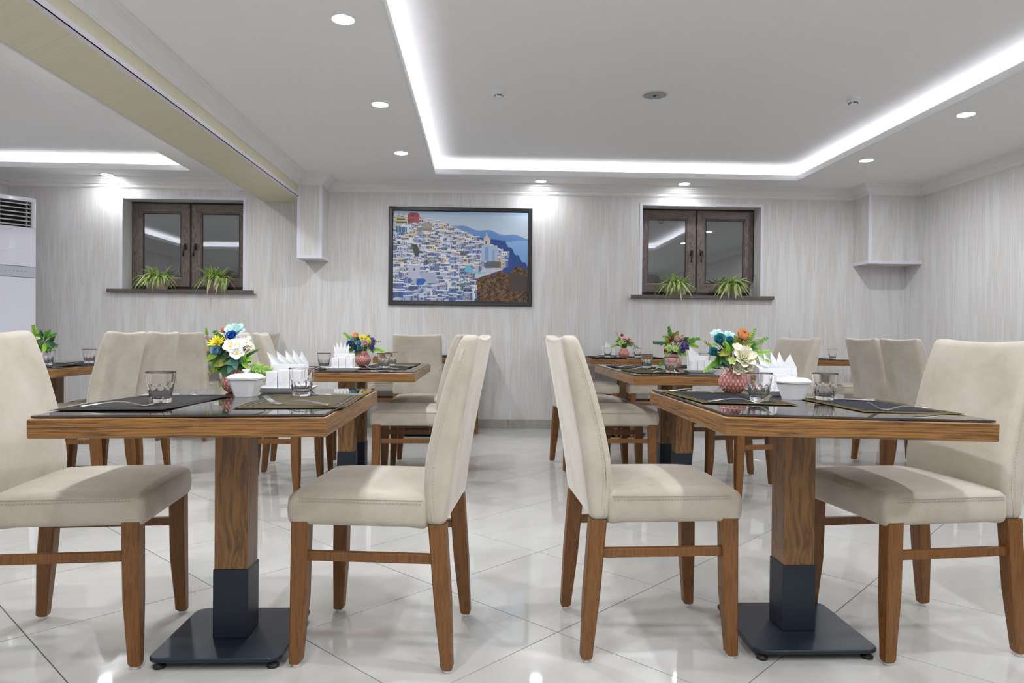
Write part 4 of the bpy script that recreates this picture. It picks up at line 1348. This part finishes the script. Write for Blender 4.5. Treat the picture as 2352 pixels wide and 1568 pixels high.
gr = [(489, 800, -0.02, 'leaf', 'green', 0.045, 160), (487, 818, -0.02, 'leaf', 'light', 0.055, 215), (497, 838, -0.03, 'oval', 'green', 0.055, 250), (508, 834, -0.04, 'oval', 'olive', 0.05, 200), (503, 849, -0.03, 'oval', 'green', 0.05, 190),
      (534, 832, -0.05, 'oval', 'teal', 0.045, 190), (541, 836, -0.055, 'oval', 'teal', 0.04, 280), (548, 830, -0.05, 'oval', 'teal', 0.04, 30), (531, 845, -0.05, 'oval', 'teal', 0.04, 240), (518, 852, -0.04, 'oval', 'dark', 0.045, 250),
      (560, 822, -0.04, 'leaf', 'light', 0.045, 70), (563, 835, -0.04, 'leaf', 'light', 0.045, 300), (570, 825, -0.03, 'leaf', 'light', 0.04, 10), (556, 845, -0.03, 'leaf', 'dark', 0.05, 340), (514, 822, -0.03, 'leaf', 'dark', 0.05, 240),
      (508, 776, 0.0, 'leaf', 'green', 0.04, 110), (515, 785, 0.0, 'leaf', 'olive', 0.04, 100), (507, 880, -0.02, 'leaf', 'green', 0.03, 260), (575, 812, -0.01, 'slim', 'dark', 0.06, 30), (583, 808, 0.0, 'slim', 'green', 0.05, 35), (560, 789, -0.01, 'leaf', 'light', 0.03, 110)]
gr += ring_greens(530, 815, 36, 30, 16, 0.045, rn, cols=('dark', 'green', 'dark'), dy=0.01)
bouquet(nk, 'bouquet of royal blue, dusty blue, yellow and white flowers with a fern, front left table', bl, gr,
        [(563, 838, 0.0, 0.095, -8, 11, 0.006, 0.028, 'light'), (566, 845, -0.01, 0.08, -22, 10, 0.006, 0.026, 'green'), (514, 790, 0.03, 0.05, 120, 5, 0.008, 0.016, 'green'), (502, 842, -0.04, 0.04, 215, 6, 0.006, 0.012, 'olive')], 3, True, 2.49)
# front right bouquet
nk = vase('T2', 0.925, 2.575, 'pink egg shaped vase at the left rear of the front right table')
bl = [(1653, 785, -0.04, 'rose', 'teal', 17), (1641, 813, -0.02, 'rose', 'teal', 15), (1676, 786, 0.0, 'rose', 'teal', 12), (1647, 772, 0.02, 'ruffle', 'mint', 15), (1672, 774, 0.02, 'ruffle', 'mint', 13), (1705, 779, -0.03, 'peony', 'peach', 20),
      (1693, 797, -0.055, 'plumeria', 'white', 11), (1709, 822, -0.06, 'ruffle', 'cream', 24), (1714, 842, -0.055, 'ruffle', 'cream', 16), (1694, 846, -0.05, 'ruffle', 'cream', 14), (1706, 805, -0.05, 'ruffle', 'cream', 13), (1682, 829, -0.06, 'plumeria', 'lime', 10), (1722, 832, -0.04, 'plumeria', 'white', 11)]
gr = [(1693, 783, -0.04, 'leaf', 'olive', 0.05, 120), (1706, 795, -0.05, 'leaf', 'olive', 0.05, 60), (1714, 793, -0.05, 'leaf', 'olive', 0.045, 20), (1697, 792, -0.05, 'leaf', 'olive', 0.045, 210), (1722, 772, 0.0, 'leaf', 'light', 0.03, 80),
      (1665, 810, -0.04, 'oval', 'olive', 0.05, 200), (1671, 803, -0.04, 'leaf', 'light', 0.05, 90), (1660, 822, -0.03, 'leaf', 'green', 0.05, 240), (1650, 832, -0.02, 'leaf', 'green', 0.055, 200), (1642, 836, -0.01, 'leaf', 'light', 0.05, 190),
      (1656, 836, -0.03, 'leaf', 'dark', 0.05, 210), (1672, 822, -0.045, 'leaf', 'olive', 0.05, 300), (1668, 832, -0.04, 'leaf', 'teal', 0.045, 320), (1727, 805, 0.0, 'oval', 'green', 0.045, 20), (1725, 795, 0.0, 'oval', 'dark', 0.045, 50), (1730, 820, 0.0, 'leaf', 'green', 0.04, 340),
      (1640, 792, 0.0, 'leaf', 'light', 0.025, 180), (1650, 776, -0.03, 'leaf', 'light', 0.022, 60)]
gr += ring_greens(1683, 812, 40, 30, 16, 0.045, rn, cols=('dark', 'green', 'light', 'dark'), dy=0.01)
bouquet(nk, 'bouquet of teal roses, a peach peony and cream flowers, front right table', bl, gr,
        [(1722, 812, 0.0, 0.075, 10, 8, 0.006, 0.016, 'light'), (1725, 818, -0.01, 0.07, -8, 8, 0.006, 0.015, 'light'), (1720, 800, 0.0, 0.075, 35, 7, 0.007, 0.014, 'green'), (1715, 800, 0.02, 0.075, 70, 8, 0.006, 0.012, 'light'), (1665, 800, -0.03, 0.05, 100, 6, 0.007, 0.012, 'light'), (1645, 838, -0.01, 0.05, 200, 6, 0.007, 0.014, 'light'), (1638, 800, 0.0, 0.04, 140, 5, 0.006, 0.012, 'olive')], 4, True, 2.56)
# second row
nk = vase('T3', -0.795, 4.69, 'pink egg shaped vase behind the white shakers on the second left table')
bl = [(818, 775, 0, 'rose', 'peach', 10), (832, 776, 0.0, 'mum', 'yellow', 8), (842, 778, 0.0, 'mum', 'yellow', 8), (847, 783, -0.02, 'mum', 'yellow', 6), (806, 793, -0.03, 'rose', 'blue', 10), (812, 784, -0.02, 'rose', 'sky', 9), (825, 791, -0.04, 'rose', 'sky', 9), (839, 791, -0.05, 'rose', 'pink', 10), (827, 803, -0.03, 'rose', 'sky', 9), (818, 801, -0.02, 'rose', 'blue', 8),
      (854, 782, 0, 'rose', 'purple', 7), (855, 792, -0.01, 'rose', 'purple', 7), (853, 800, -0.01, 'rose', 'purple', 7)]
gr = ring_greens(830, 792, 34, 22, 18, 0.05, rn)
bouquet(nk, 'small bouquet of blue, yellow, peach and purple flowers on the second left table', bl, gr, [(852, 800, 0, 0.09, -8, 8, 0.010, 0.024, 'light'), (808, 782, 0, 0.07, 130, 7, 0.008, 0.018, 'light'), (850, 786, 0, 0.07, 8, 5, 0.008, 0.016, 'green')], 5, False, 4.68)
nk = vase('T4', 1.255, 4.60, 'pink egg shaped vase behind the glass on the second right table')
bl = [(1555, 784, -0.03, 'peony', 'pink', 12), (1565, 781, -0.02, 'peony', 'pink', 8), (1570, 797, -0.05, 'peony', 'purple', 13), (1566, 808, -0.04, 'peony', 'purple', 9), (1540, 784, -0.02, 'rose', 'red', 6), (1537, 800, -0.03, 'mum', 'lime', 9), (1551, 802, -0.05, 'mum', 'lime', 8), (1530, 806, -0.02, 'rose', 'red', 6)]
gr = ring_greens(1553, 792, 36, 24, 24, 0.055, rn)
bouquet(nk, 'small bouquet of pink and purple flowers on the second right table', bl, gr, [(1540, 778, 0, 0.075, 100, 7, 0.012, 0.022, 'green'), (1528, 790, 0, 0.08, 170, 7, 0.012, 0.022, 'dark'), (1572, 784, 0, 0.095, 15, 8, 0.012, 0.022, 'green'), (1578, 790, 0, 0.07, -10, 6, 0.012, 0.02, 'light'), (1525, 832, 0, 0.045, 215, 4, 0.01, 0.02, 'green')], 6, False, 4.58)
# rear and left tables
nk = vase('T7', 1.325, 6.60, 'small pink vase with a red flower on the rear right table', 0.98)
bl = [(1429, 772, 0, 'rose', 'red', 5), (1434, 779, -0.02, 'ruffle', 'pink', 8), (1445, 779, -0.02, 'ruffle', 'pink', 7), (1427, 788, -0.03, 'mum', 'lime', 7)]
gr = ring_greens(1434, 787, 17, 10, 16, 0.05, rn)
bouquet(nk, 'small bouquet with one red flower and pink petals on the rear right table', bl, gr, [(1425, 782, 0, 0.085, 115, 5, 0.006, 0.012, 'olive'), (1446, 788, 0, 0.085, -25, 5, 0.012, 0.02, 'green'), (1420, 790, 0, 0.07, 200, 5, 0.012, 0.02, 'light')], 7, False, 6.58)
nk = vase('T5', -2.74, 4.40, 'pink vase almost hidden behind the left chair on the far left table')
bl = [(86, 778, 0, 'ruffle', 'cream', 5), (80, 784, 0, 'rose', 'pink', 5)]
gr = ring_greens(98, 785, 26, 22, 22, 0.055, rn, cols=('green', 'light', 'green', 'dark'))
bouquet(nk, 'leafy green bouquet beside the white cooler on the far left table', bl, gr, [(72, 780, 0, 0.10, 165, 10, 0.006, 0.02, 'light'), (84, 775, 0, 0.07, 100, 6, 0.012, 0.02, 'light'), (105, 778, 0, 0.075, 30, 7, 0.012, 0.02, 'green'), (110, 788, 0, 0.06, -10, 6, 0.012, 0.02, 'dark'), (100, 800, 0, 0.05, 0, 5, 0.012, 0.02, 'light')], 8, False, 4.40)
nk = vase('T6', -2.56, 6.66, 'pink vase on the rear left table behind the blue bouquet')
bl = [(476, 778, 0, 'rose', 'pink', 7), (488, 806, -0.02, 'rose', 'pink', 7), (496, 803, -0.01, 'ruffle', 'pink', 6), (486, 792, 0, 'ruffle', 'mint', 5)]
gr = ring_greens(488, 795, 14, 16, 14, 0.05, rn)
bouquet(nk, 'leafy bouquet with small pink roses on the rear left table', bl, gr, [(476, 772, 0, 0.07, 95, 6, 0.012, 0.02, 'light'), (490, 772, 0, 0.05, 80, 4, 0.008, 0.014, 'dark')], 9, False, 6.64)

# ------------------------------------------------------------------ framed picture: a white village on a cliff above the sea
def paint():
    NX, NY = 300, 200
    rnd = random.Random(21)
    img = [[(0, 0, 0)]*NX for _ in range(NY)]
    def put(x, y, c):
        if 0 <= x < NX and 0 <= y < NY: img[y][x] = c
    def rect(x0, y0, x1, y1, c):
        for y in range(max(0, int(y0)), min(NY, int(y1))):
            for x in range(max(0, int(x0)), min(NX, int(x1))):
                img[y][x] = c
    def jit(c, a=8):
        k = rnd.uniform(-a, a)
        return tuple(max(0, min(255, v+k)) for v in c)
    def lin(a, b_, k): return tuple(p+(q-p)*k for p, q in zip(a, b_))
    # sky (y = 0 at the top)
    for y in range(NY):
        for x in range(NX):
            k = min(1, y/56)
            img[y][x] = lin((190, 212, 232), (208, 220, 232), k) if y > 6 else (170, 196, 226)
    # hazy caldera ridge and sea
    for x in range(NX):
        ridge = 27 + (x-110)*0.16 + 2.5*sin(x*0.11) if x > 105 else 200
        if x > 105:
            for y in range(int(ridge), 66): put(x, y, lin((120, 160, 215), (85, 140, 205), (y-ridge)/30))
            sea = 63+ (3 if x < 265 else 0)
            for y in range(sea, 150): put(x, y, lin((150, 190, 235), (120, 170, 225), (y-sea)/60))
        # near cliff
        if x > 150:
            cl = 54+0.10*(x-150) if x < 245 else 64+(x-245)*1.05+3*sin(x*0.4)
            for y in range(int(cl), NY):
                put(x, y, jit((52, 84, 150), 9))
    # brown slope at the lower right
    for y in range(NY):
        for x in range(NX):
            edge_ = 122 + 0.16*(300-x) + 6*sin(x*0.13) if x > 225 else 400
            edge2 = 186 + 0.0*(x)
            if x > 186 and y > 140 + 5*sin(x*0.2) or (x > 205 and y > edge_):
                n = sin(x*0.31+2*sin(y*0.17))*sin(y*0.27+1.5*sin(x*0.13))
                base = lin((62, 44, 36), (146, 112, 84), max(0, min(1, 0.35+0.5*n)))
                if rnd.random() < 0.10: base = (176, 140, 104)
                if rnd.random() < 0.08: base = (104, 96, 44)
                put(x, y, jit(base, 12))
            if x > 255 and y > 132+0.2*(x-255) and x-255 > (y-132)*0.1 and y < 176:
                put(x, y, jit((88, 76, 74), 5))
    # town: terraces of little houses from the top left down to the middle
    def town(x):
        return 8+ (x*0.14 if x < 110 else 15.4+(x-110)*0.46)
    for x in range(0, 245):
        lo = 200 if x < 182 else 150-(x-182)*0.35
        for y in range(int(town(x)), int(lo)):
            put(x, y, jit((205, 208, 218), 6))
    y = 13.0
    while y < 204:
        g = y/200
        step = 6.0+4.0*g
        x = rnd.uniform(-14, -4)
        while x < 246:
            wd, ht = rnd.uniform(9, 19)*(0.8+0.45*g), step*rnd.uniform(1.5, 2.3)
            yy = y+rnd.uniform(-0.6, 0.6)*step - ht*0.5
            x0 = x
            x += wd*rnd.uniform(0.75, 1.0)
            if yy < town(x0+wd/2)-2 or not (x0+wd < 188 or yy+ht < 150-max(0, x0+wd-182)*0.35): continue
            r_ = rnd.random()
            wall = lin((206, 206, 212), (176, 190, 222), g)
            if r_ < 0.20 and g < 0.62: wall = (210, 186, 150)
            elif r_ < 0.36: wall = lin((190, 180, 168), (168, 178, 204), g)
            elif r_ < 0.56: wall = lin((164, 178, 208), (112, 142, 204), g)
            elif r_ < 0.66: wall = lin((150, 140, 128), (92, 112, 160), g)
            elif r_ < 0.78: wall = (232, 232, 234)
            wall = jit(wall, 9)
            sh = lin(wall, (62, 88, 152), 0.62)
            side = wd*rnd.uniform(0.22, 0.42)
            lft = rnd.random() < 0.3
            rect(x0, yy, x0+wd, yy+ht, wall)
            if lft: rect(x0, yy, x0+side, yy+ht, sh)
            else: rect(x0+wd-side, yy, x0+wd, yy+ht, sh)
            rect(x0-0.5, yy-1.4, x0+wd+0.5, yy+0.6, (238, 238, 240))
            if rnd.random() < 0.22:
                for q in range(int(wd)):
                    hh = 4.0*math.sqrt(max(0, 1-(2*q/wd-1)**2))
                    rect(x0+q, yy-hh, x0+q+1, yy, lin((234, 234, 236), sh, q/wd*0.7))
            if rnd.random() < 0.14:
                q = rnd.uniform(0.2, 0.5)*wd
                for dy in range(5):
                    hw = math.sqrt(max(0, 9-(3-dy)**2)) if dy < 3 else 3
                    rect(x0+q-hw, yy+2+dy, x0+q+hw, yy+3+dy, (74, 84, 112))
            else:
                k = x0+(side if lft else 0)+1.5
                while k < x0+wd-(0 if lft else side)-2:
                    if rnd.random() < 0.75:
                        rect(k, yy+ht*0.22, k+2, yy+ht*0.22+3, rnd.choice([(38, 52, 96), (54, 54, 64), (70, 88, 132), (96, 74, 60)]))
                    k += rnd.uniform(4, 6.5)
            if rnd.random() < 0.30:
                rect(x0+1, yy+ht*0.62, x0+wd*rnd.uniform(0.4, 0.9), yy+ht*0.62+1.6, rnd.choice([(60, 72, 104), (84, 78, 72), (48, 76, 140), (120, 100, 80)]))
            if rnd.random() < 0.07:
                for _ in range(34):
                    put(int(x0+rnd.gauss(wd/2, wd/3)), int(yy+ht*0.7+rnd.gauss(0, 2.2)), rnd.choice([(60, 74, 44), (40, 56, 34), (96, 104, 62), (46, 52, 34)]))
        y += step
    # landmarks
    rect(32, 6, 58, 26, (170, 66, 78)); rect(36, 4, 54, 8, (150, 54, 66)); rect(32, 14, 62, 17, (196, 90, 96)); rect(40, 9, 44, 12, (80, 40, 60)); rect(48, 18, 58, 25, (190, 84, 92))
    rect(4, 14, 30, 28, (214, 206, 168)); rect(8, 18, 26, 20, (70, 70, 60)); rect(6, 24, 30, 27, (60, 66, 60))
    rect(6, 36, 30, 48, (60, 118, 168)); rect(10, 36, 12, 48, (190, 210, 230)); rect(18, 36, 20, 48, (190, 210, 230)); rect(26, 36, 27, 48, (190, 210, 230))
    rect(64, 26, 86, 44, (172, 164, 148)); rect(52, 38, 86, 44, (150, 140, 124))
    for yy in range(36): 
        rect(40+yy*0.25, 74+yy*0.75, 58+yy*0.1-abs(18-yy)*0.3, 75+yy*0.75, (84, 82, 82))
    for yy in range(8): rect(206-yy*0.8, 52+yy, 210+yy*0.8, 53+yy, (206, 200, 190))
    rect(201, 60, 216, 74, (218, 208, 192)); rect(205, 64, 208, 72, (90, 100, 140)); rect(206, 46, 209, 52, (190, 186, 180))
    rect(196, 74, 232, 110, (178, 198, 226)); rect(204, 78, 212, 110, (140, 168, 210)); rect(220, 84, 226, 110, (150, 176, 214))
    rect(208, 110, 240, 124, (110, 108, 110))
    for yy in range(16): rect(162-yy*0.2, 118+yy, 168+yy, 119+yy, (120, 196, 222))
    rect(176, 134, 206, 137, (140, 206, 220))
    rect(34, 118, 60, 150, (198, 202, 220)); rect(46, 127, 49, 132, (40, 60, 120)); rect(62, 136, 96, 160, (176, 186, 208)); rect(34, 118, 60, 120, (240, 242, 248))
    for yy in range(14): rect(56-yy*0.3, 150+yy, 74-abs(yy-4)*0.8, 151+yy, (54, 104, 190))
    for _ in range(500):
        put(int(rnd.gauss(152, 12)), int(rnd.gauss(165, 16)), rnd.choice([(44, 66, 40), (70, 90, 50), (34, 50, 34), (110, 180, 160)]))
    for _ in range(260):
        put(int(rnd.gauss(78, 9)), int(rnd.gauss(112, 5)), rnd.choice([(60, 66, 34), (88, 84, 44), (40, 48, 30)]))
    return NX, NY, img
NX, NY, img = paint()
pw, ph = 1.385, 0.925
V = [(-pw/2+pw*i/NX, 0, ph/2-ph*j/NY) for j in range(NY+1) for i in range(NX+1)]
F = [(j*(NX+1)+i, (j+1)*(NX+1)+i, (j+1)*(NX+1)+i+1, j*(NX+1)+i+1) for j in range(NY) for i in range(NX)]
mt, nt, b = nmat('printed_view')
va = nt.nodes.new('ShaderNodeAttribute'); va.attribute_name = 'print'
nt.links.new(va.outputs['Color'], b.inputs['Base Color'])
b.inputs['Roughness'].default_value = 0.45
b.inputs['Specular IOR Level'].default_value = 0.3
me = mesh('print', (V, F), mt)
ca_ = me.color_attributes.new('print', 'FLOAT_COLOR', 'CORNER')
buf = []
for j in range(NY):
    for i in range(NX):
        c = s2l(img[j][i])
        buf += [c[0]*0.80, c[1]*0.80, c[2]*0.80, 1.0]*4
ca_.data.foreach_set('color', buf)
pic = thing('framed_picture', 'black framed picture of a white cliff village above the sea on the rear wall', 'picture', (-0.2435, D-0.034, 1.2705+0.4995))
link('print', me, pic, (0, 0.010, 0))
fw, FWX, FHZ = 0.046, 1.474, 1.008
fr = []
for k in range(4):
    o4 = [(-FWX/2, -FHZ/2), (FWX/2, -FHZ/2), (FWX/2, FHZ/2), (-FWX/2, FHZ/2)]
    sh = lambda d: [(-FWX/2+d, -FHZ/2+d), (FWX/2-d, -FHZ/2+d), (FWX/2-d, FHZ/2-d), (-FWX/2+d, FHZ/2-d)]
    rings_ = [(sh(0), 0.034), (sh(0), 0.004), (sh(0.006), 0.0), (sh(fw-0.012), 0.002), (sh(fw), 0.009), (sh(fw), 0.034)]
    kk = (k+1) % 4
    v = []
    for pt, y in rings_:
        v += [(pt[k][0], y, pt[k][1]), (pt[kk][0], y, pt[kk][1])]
    n = len(rings_)
    f = [(2*i, 2*i+1, 2*((i+1) % n)+1, 2*((i+1) % n)) for i in range(n)]
    obj('frame_side', (v, f), M['frame_black'], pic)
obj('backing', box(-FWX/2+fw-0.004, FWX/2-fw+0.004, 0.012, 0.032, -FHZ/2+fw-0.004, FHZ/2-fw+0.004), M['frame_black'], pic)

# ------------------------------------------------------------------ spider plants on the sills
def blade_vf(L, wd, rise, droop, seed):
    n = 10
    V, F, E = [], [], []
    for j in range(n+1):
        u = j/n
        x = L*(u-0.10*u*u*droop)*0.80
        z = rise*u - droop*u*u
        hw = wd/2*(1-u**3)*(0.55+0.45*min(1, u*5))
        for i, v in enumerate((-1, -0.45, 0, 0.45, 1)):
            V.append((x, hw*v, z+hw*0.5*abs(v)))
            E.append((1.0, 0.55, 0.0, 0.55, 1.0)[i])
    for j in range(n):
        for i in range(4):
            a = j*5+i
            F.append((a, a+1, a+6, a+5))
    return (V, F), E
blade_mes = []
for k, (L, rise, droop) in enumerate(((0.17, 0.16, 0.10), (0.20, 0.17, 0.20), (0.22, 0.15, 0.26), (0.21, 0.10, 0.28), (0.15, 0.20, 0.08), (0.24, 0.13, 0.34), (0.18, 0.12, 0.14), (0.20, 0.09, 0.22))):
    vf, E = blade_vf(L*1.15, 0.027, rise*1.0, droop*1.0, k)
    blade_mes.append(mesh('blade', vf, M['blade'], True, edge=E))
def pot_vf(hx, hy, h):
    secs = []
    for z, k in ((0, 0.72), (0.004, 0.76), (h*0.5, 0.93), (h-0.006, 1.0), (h, 0.985), (h, 0.93), (h-0.02, 0.90)):
        secs.append([(hx*k*math.copysign(abs(cos(a))**0.8, cos(a)), hy*k*math.copysign(abs(sin(a))**0.8, sin(a)), z) for a in [2*PI*s_/36 for s_ in range(36)]])
    return loft(secs)
pot_me = mesh('pot', pot_vf(0.125, 0.085, 0.125), M['pot'], True)
def spider(x, z, label, seed, wide=(0, 360)):
    rnd = random.Random(seed)
    y = D+0.060
    pt = tag(link('plant_pot', pot_me, None, (x, y, z+0.0005)), 'pink stone planter holding the '+label, 'pot', 'pink stone planters on the sills')
    t_ = thing('spider_plant', label, 'plant', (x, y, z+0.108), 0, 'striped spider plants on the sills')
    obj('soil', lathe([(0.074, -0.012), (0.074, 0.0), (0.01, 0.004)], 20, cap1=True), M['soil'], t_)
    crowns = [(-0.045, -0.01), (0.04, 0.0), (0.0, -0.025)]
    for k in range(78):
        c_ = crowns[k % 3]
        q = rnd.random()
        if q < 0.56: a = rnd.uniform(-2.7, -0.45)
        elif q < 0.78: a = rnd.uniform(-0.5, 0.12)
        else: a = PI+rnd.uniform(-0.12, 0.5)
        mi = rnd.choice((0, 1, 1, 2, 2, 3, 3, 4, 4, 5, 6, 6, 7))
        s_ = rnd.uniform(0.65, 1.05)
        link('blade', blade_mes[mi], t_, (c_[0]+rnd.uniform(-0.03, 0.03), c_[1]-0.012+rnd.uniform(-0.012, 0.008), 0.0), (rnd.uniform(-0.35, 0.35), rnd.uniform(-0.25, 0.1), a), (s_, s_*rnd.uniform(0.8, 1.15), s_))
spider(-3.350, 1.397, 'spider plant on the left of the left window sill', 11)
spider(-2.750, 1.397, 'spider plant on the right of the left window sill', 12)
spider(2.020, 1.397, 'spider plant on the left of the right window sill', 13)
spider(2.610, 1.397, 'spider plant on the right of the right window sill', 14)
dr = thing('driftwood', 'grey weathered sticks leaning in the right corner of the right window sill', 'driftwood', (2.862, D+0.09, 1.398))
for k, (dx, h, rr, lx) in enumerate(((-0.006, 0.135, 0.017, 0.012), (0.016, 0.235, 0.008, 0.020), (0.0, 0.205, 0.006, 0.03))):
    obj('stick', tube([(dx-0.025, 0, 0.0), (dx-0.025+lx*0.3, 0.004*k, h*0.35), (dx-0.025+lx*0.9, 0.002, h*0.75), (dx-0.025+lx*1.3, 0, h)], rr, 7, rr*0.35), M['driftwood'], dr)

# ------------------------------------------------------------------ floor standing cooler
ac = thing('air_conditioner', 'tall white floor standing air conditioner with a louvred vent, left corner', 'air conditioner', (-4.485, 6.63, 0), math.atan2(0.738, 0.674))
AW, AD, AH = 0.56, 0.38, 2.19
def ac_body(z0, z1, bulge=0.02, x0=-AW/2, x1=AW/2):
    def cs(z, k=1.0):
        pts = []
        for i in range(9):
            u = i/8
            pts.append((x0+(x1-x0)*u, -AD/2-bulge*(1-(2*u-1)**2)*1.0+0.0, z))
        pts += [(x1, AD/2, z), (x0, AD/2, z)]
        return pts
    return loft([cs(z0), cs(z1)])
GX0, GX1, GZ0, GZ1 = -0.235, 0.245, 1.915, 2.150
body = concat([ac_body(0.06, 1.452), ac_body(1.556, GZ0-0.002), ac_body(GZ1, AH-0.012), loft([[(p[0]*k, p[1]*k, z) for p in ac_body(0, 1)[0][:11]] for z, k in ((AH-0.012, 1.0), (AH-0.003, 0.985), (AH, 0.95))]),
               ac_body(GZ0-0.002, GZ1, 0.012, -AW/2, GX0), ac_body(GZ0-0.002, GZ1, 0.012, GX1, AW/2), box(GX0, GX1, -0.10, AD/2, GZ0-0.002, GZ1), box(-AW/2+0.01, AW/2-0.01, -AD/2+0.02, AD/2, 0.0, 0.06)])
obj('cabinet', body, M['acwhite'], ac)
obj('control_panel', ac_body(1.456, 1.552, 0.021), M['acgrey'], ac)
obj('panel_icon', concat([([(q[0]+0.045+0.03*k, q[1]-AD/2-0.0205, q[2]+1.507) for q in box(-0.004, 0.004, 0, 0.003, -0.004, 0.004)[0]], box(0, 1, 0, 1, 0, 1)[1]) for k in range(6)]), M['mark'], ac)
obj('vent_backing', box(GX0, GX1, -0.104, -0.100, GZ0, GZ1), M['acdark'], ac)
for k in range(6):
    z = GZ0+0.022+0.0385*k
    obj('louvre', [(x_, y_, z_) for (x_, y_, z_) in ()] and None or ([(q[0], q[1]-AD/2+0.014, q[2]+z+0.30*(q[1])) for q in rbox(GX1-GX0-0.004, 0.040, 0.009, 0.003, 1)[0]], rbox(1, 1, 1, 0.1, 1)[1]), M['acslat'], ac)
for k in range(3):
    x = GX0+0.03+0.21*k
    obj('vane', box(x-0.004, x+0.004, -AD/2+0.02, -0.11, GZ0+0.004, GZ1-0.004), M['acslat'], ac)
obj('style_line', tube([(0.28-0.56*u, -AD/2-0.020*(1-(1-2*u)**2)-0.0006, 1.80-0.11*(1-(2*u-1)**2)) for u in [0.02+0.96*i/14 for i in range(15)]], 0.0022, 5), M['ringw'], ac, True)
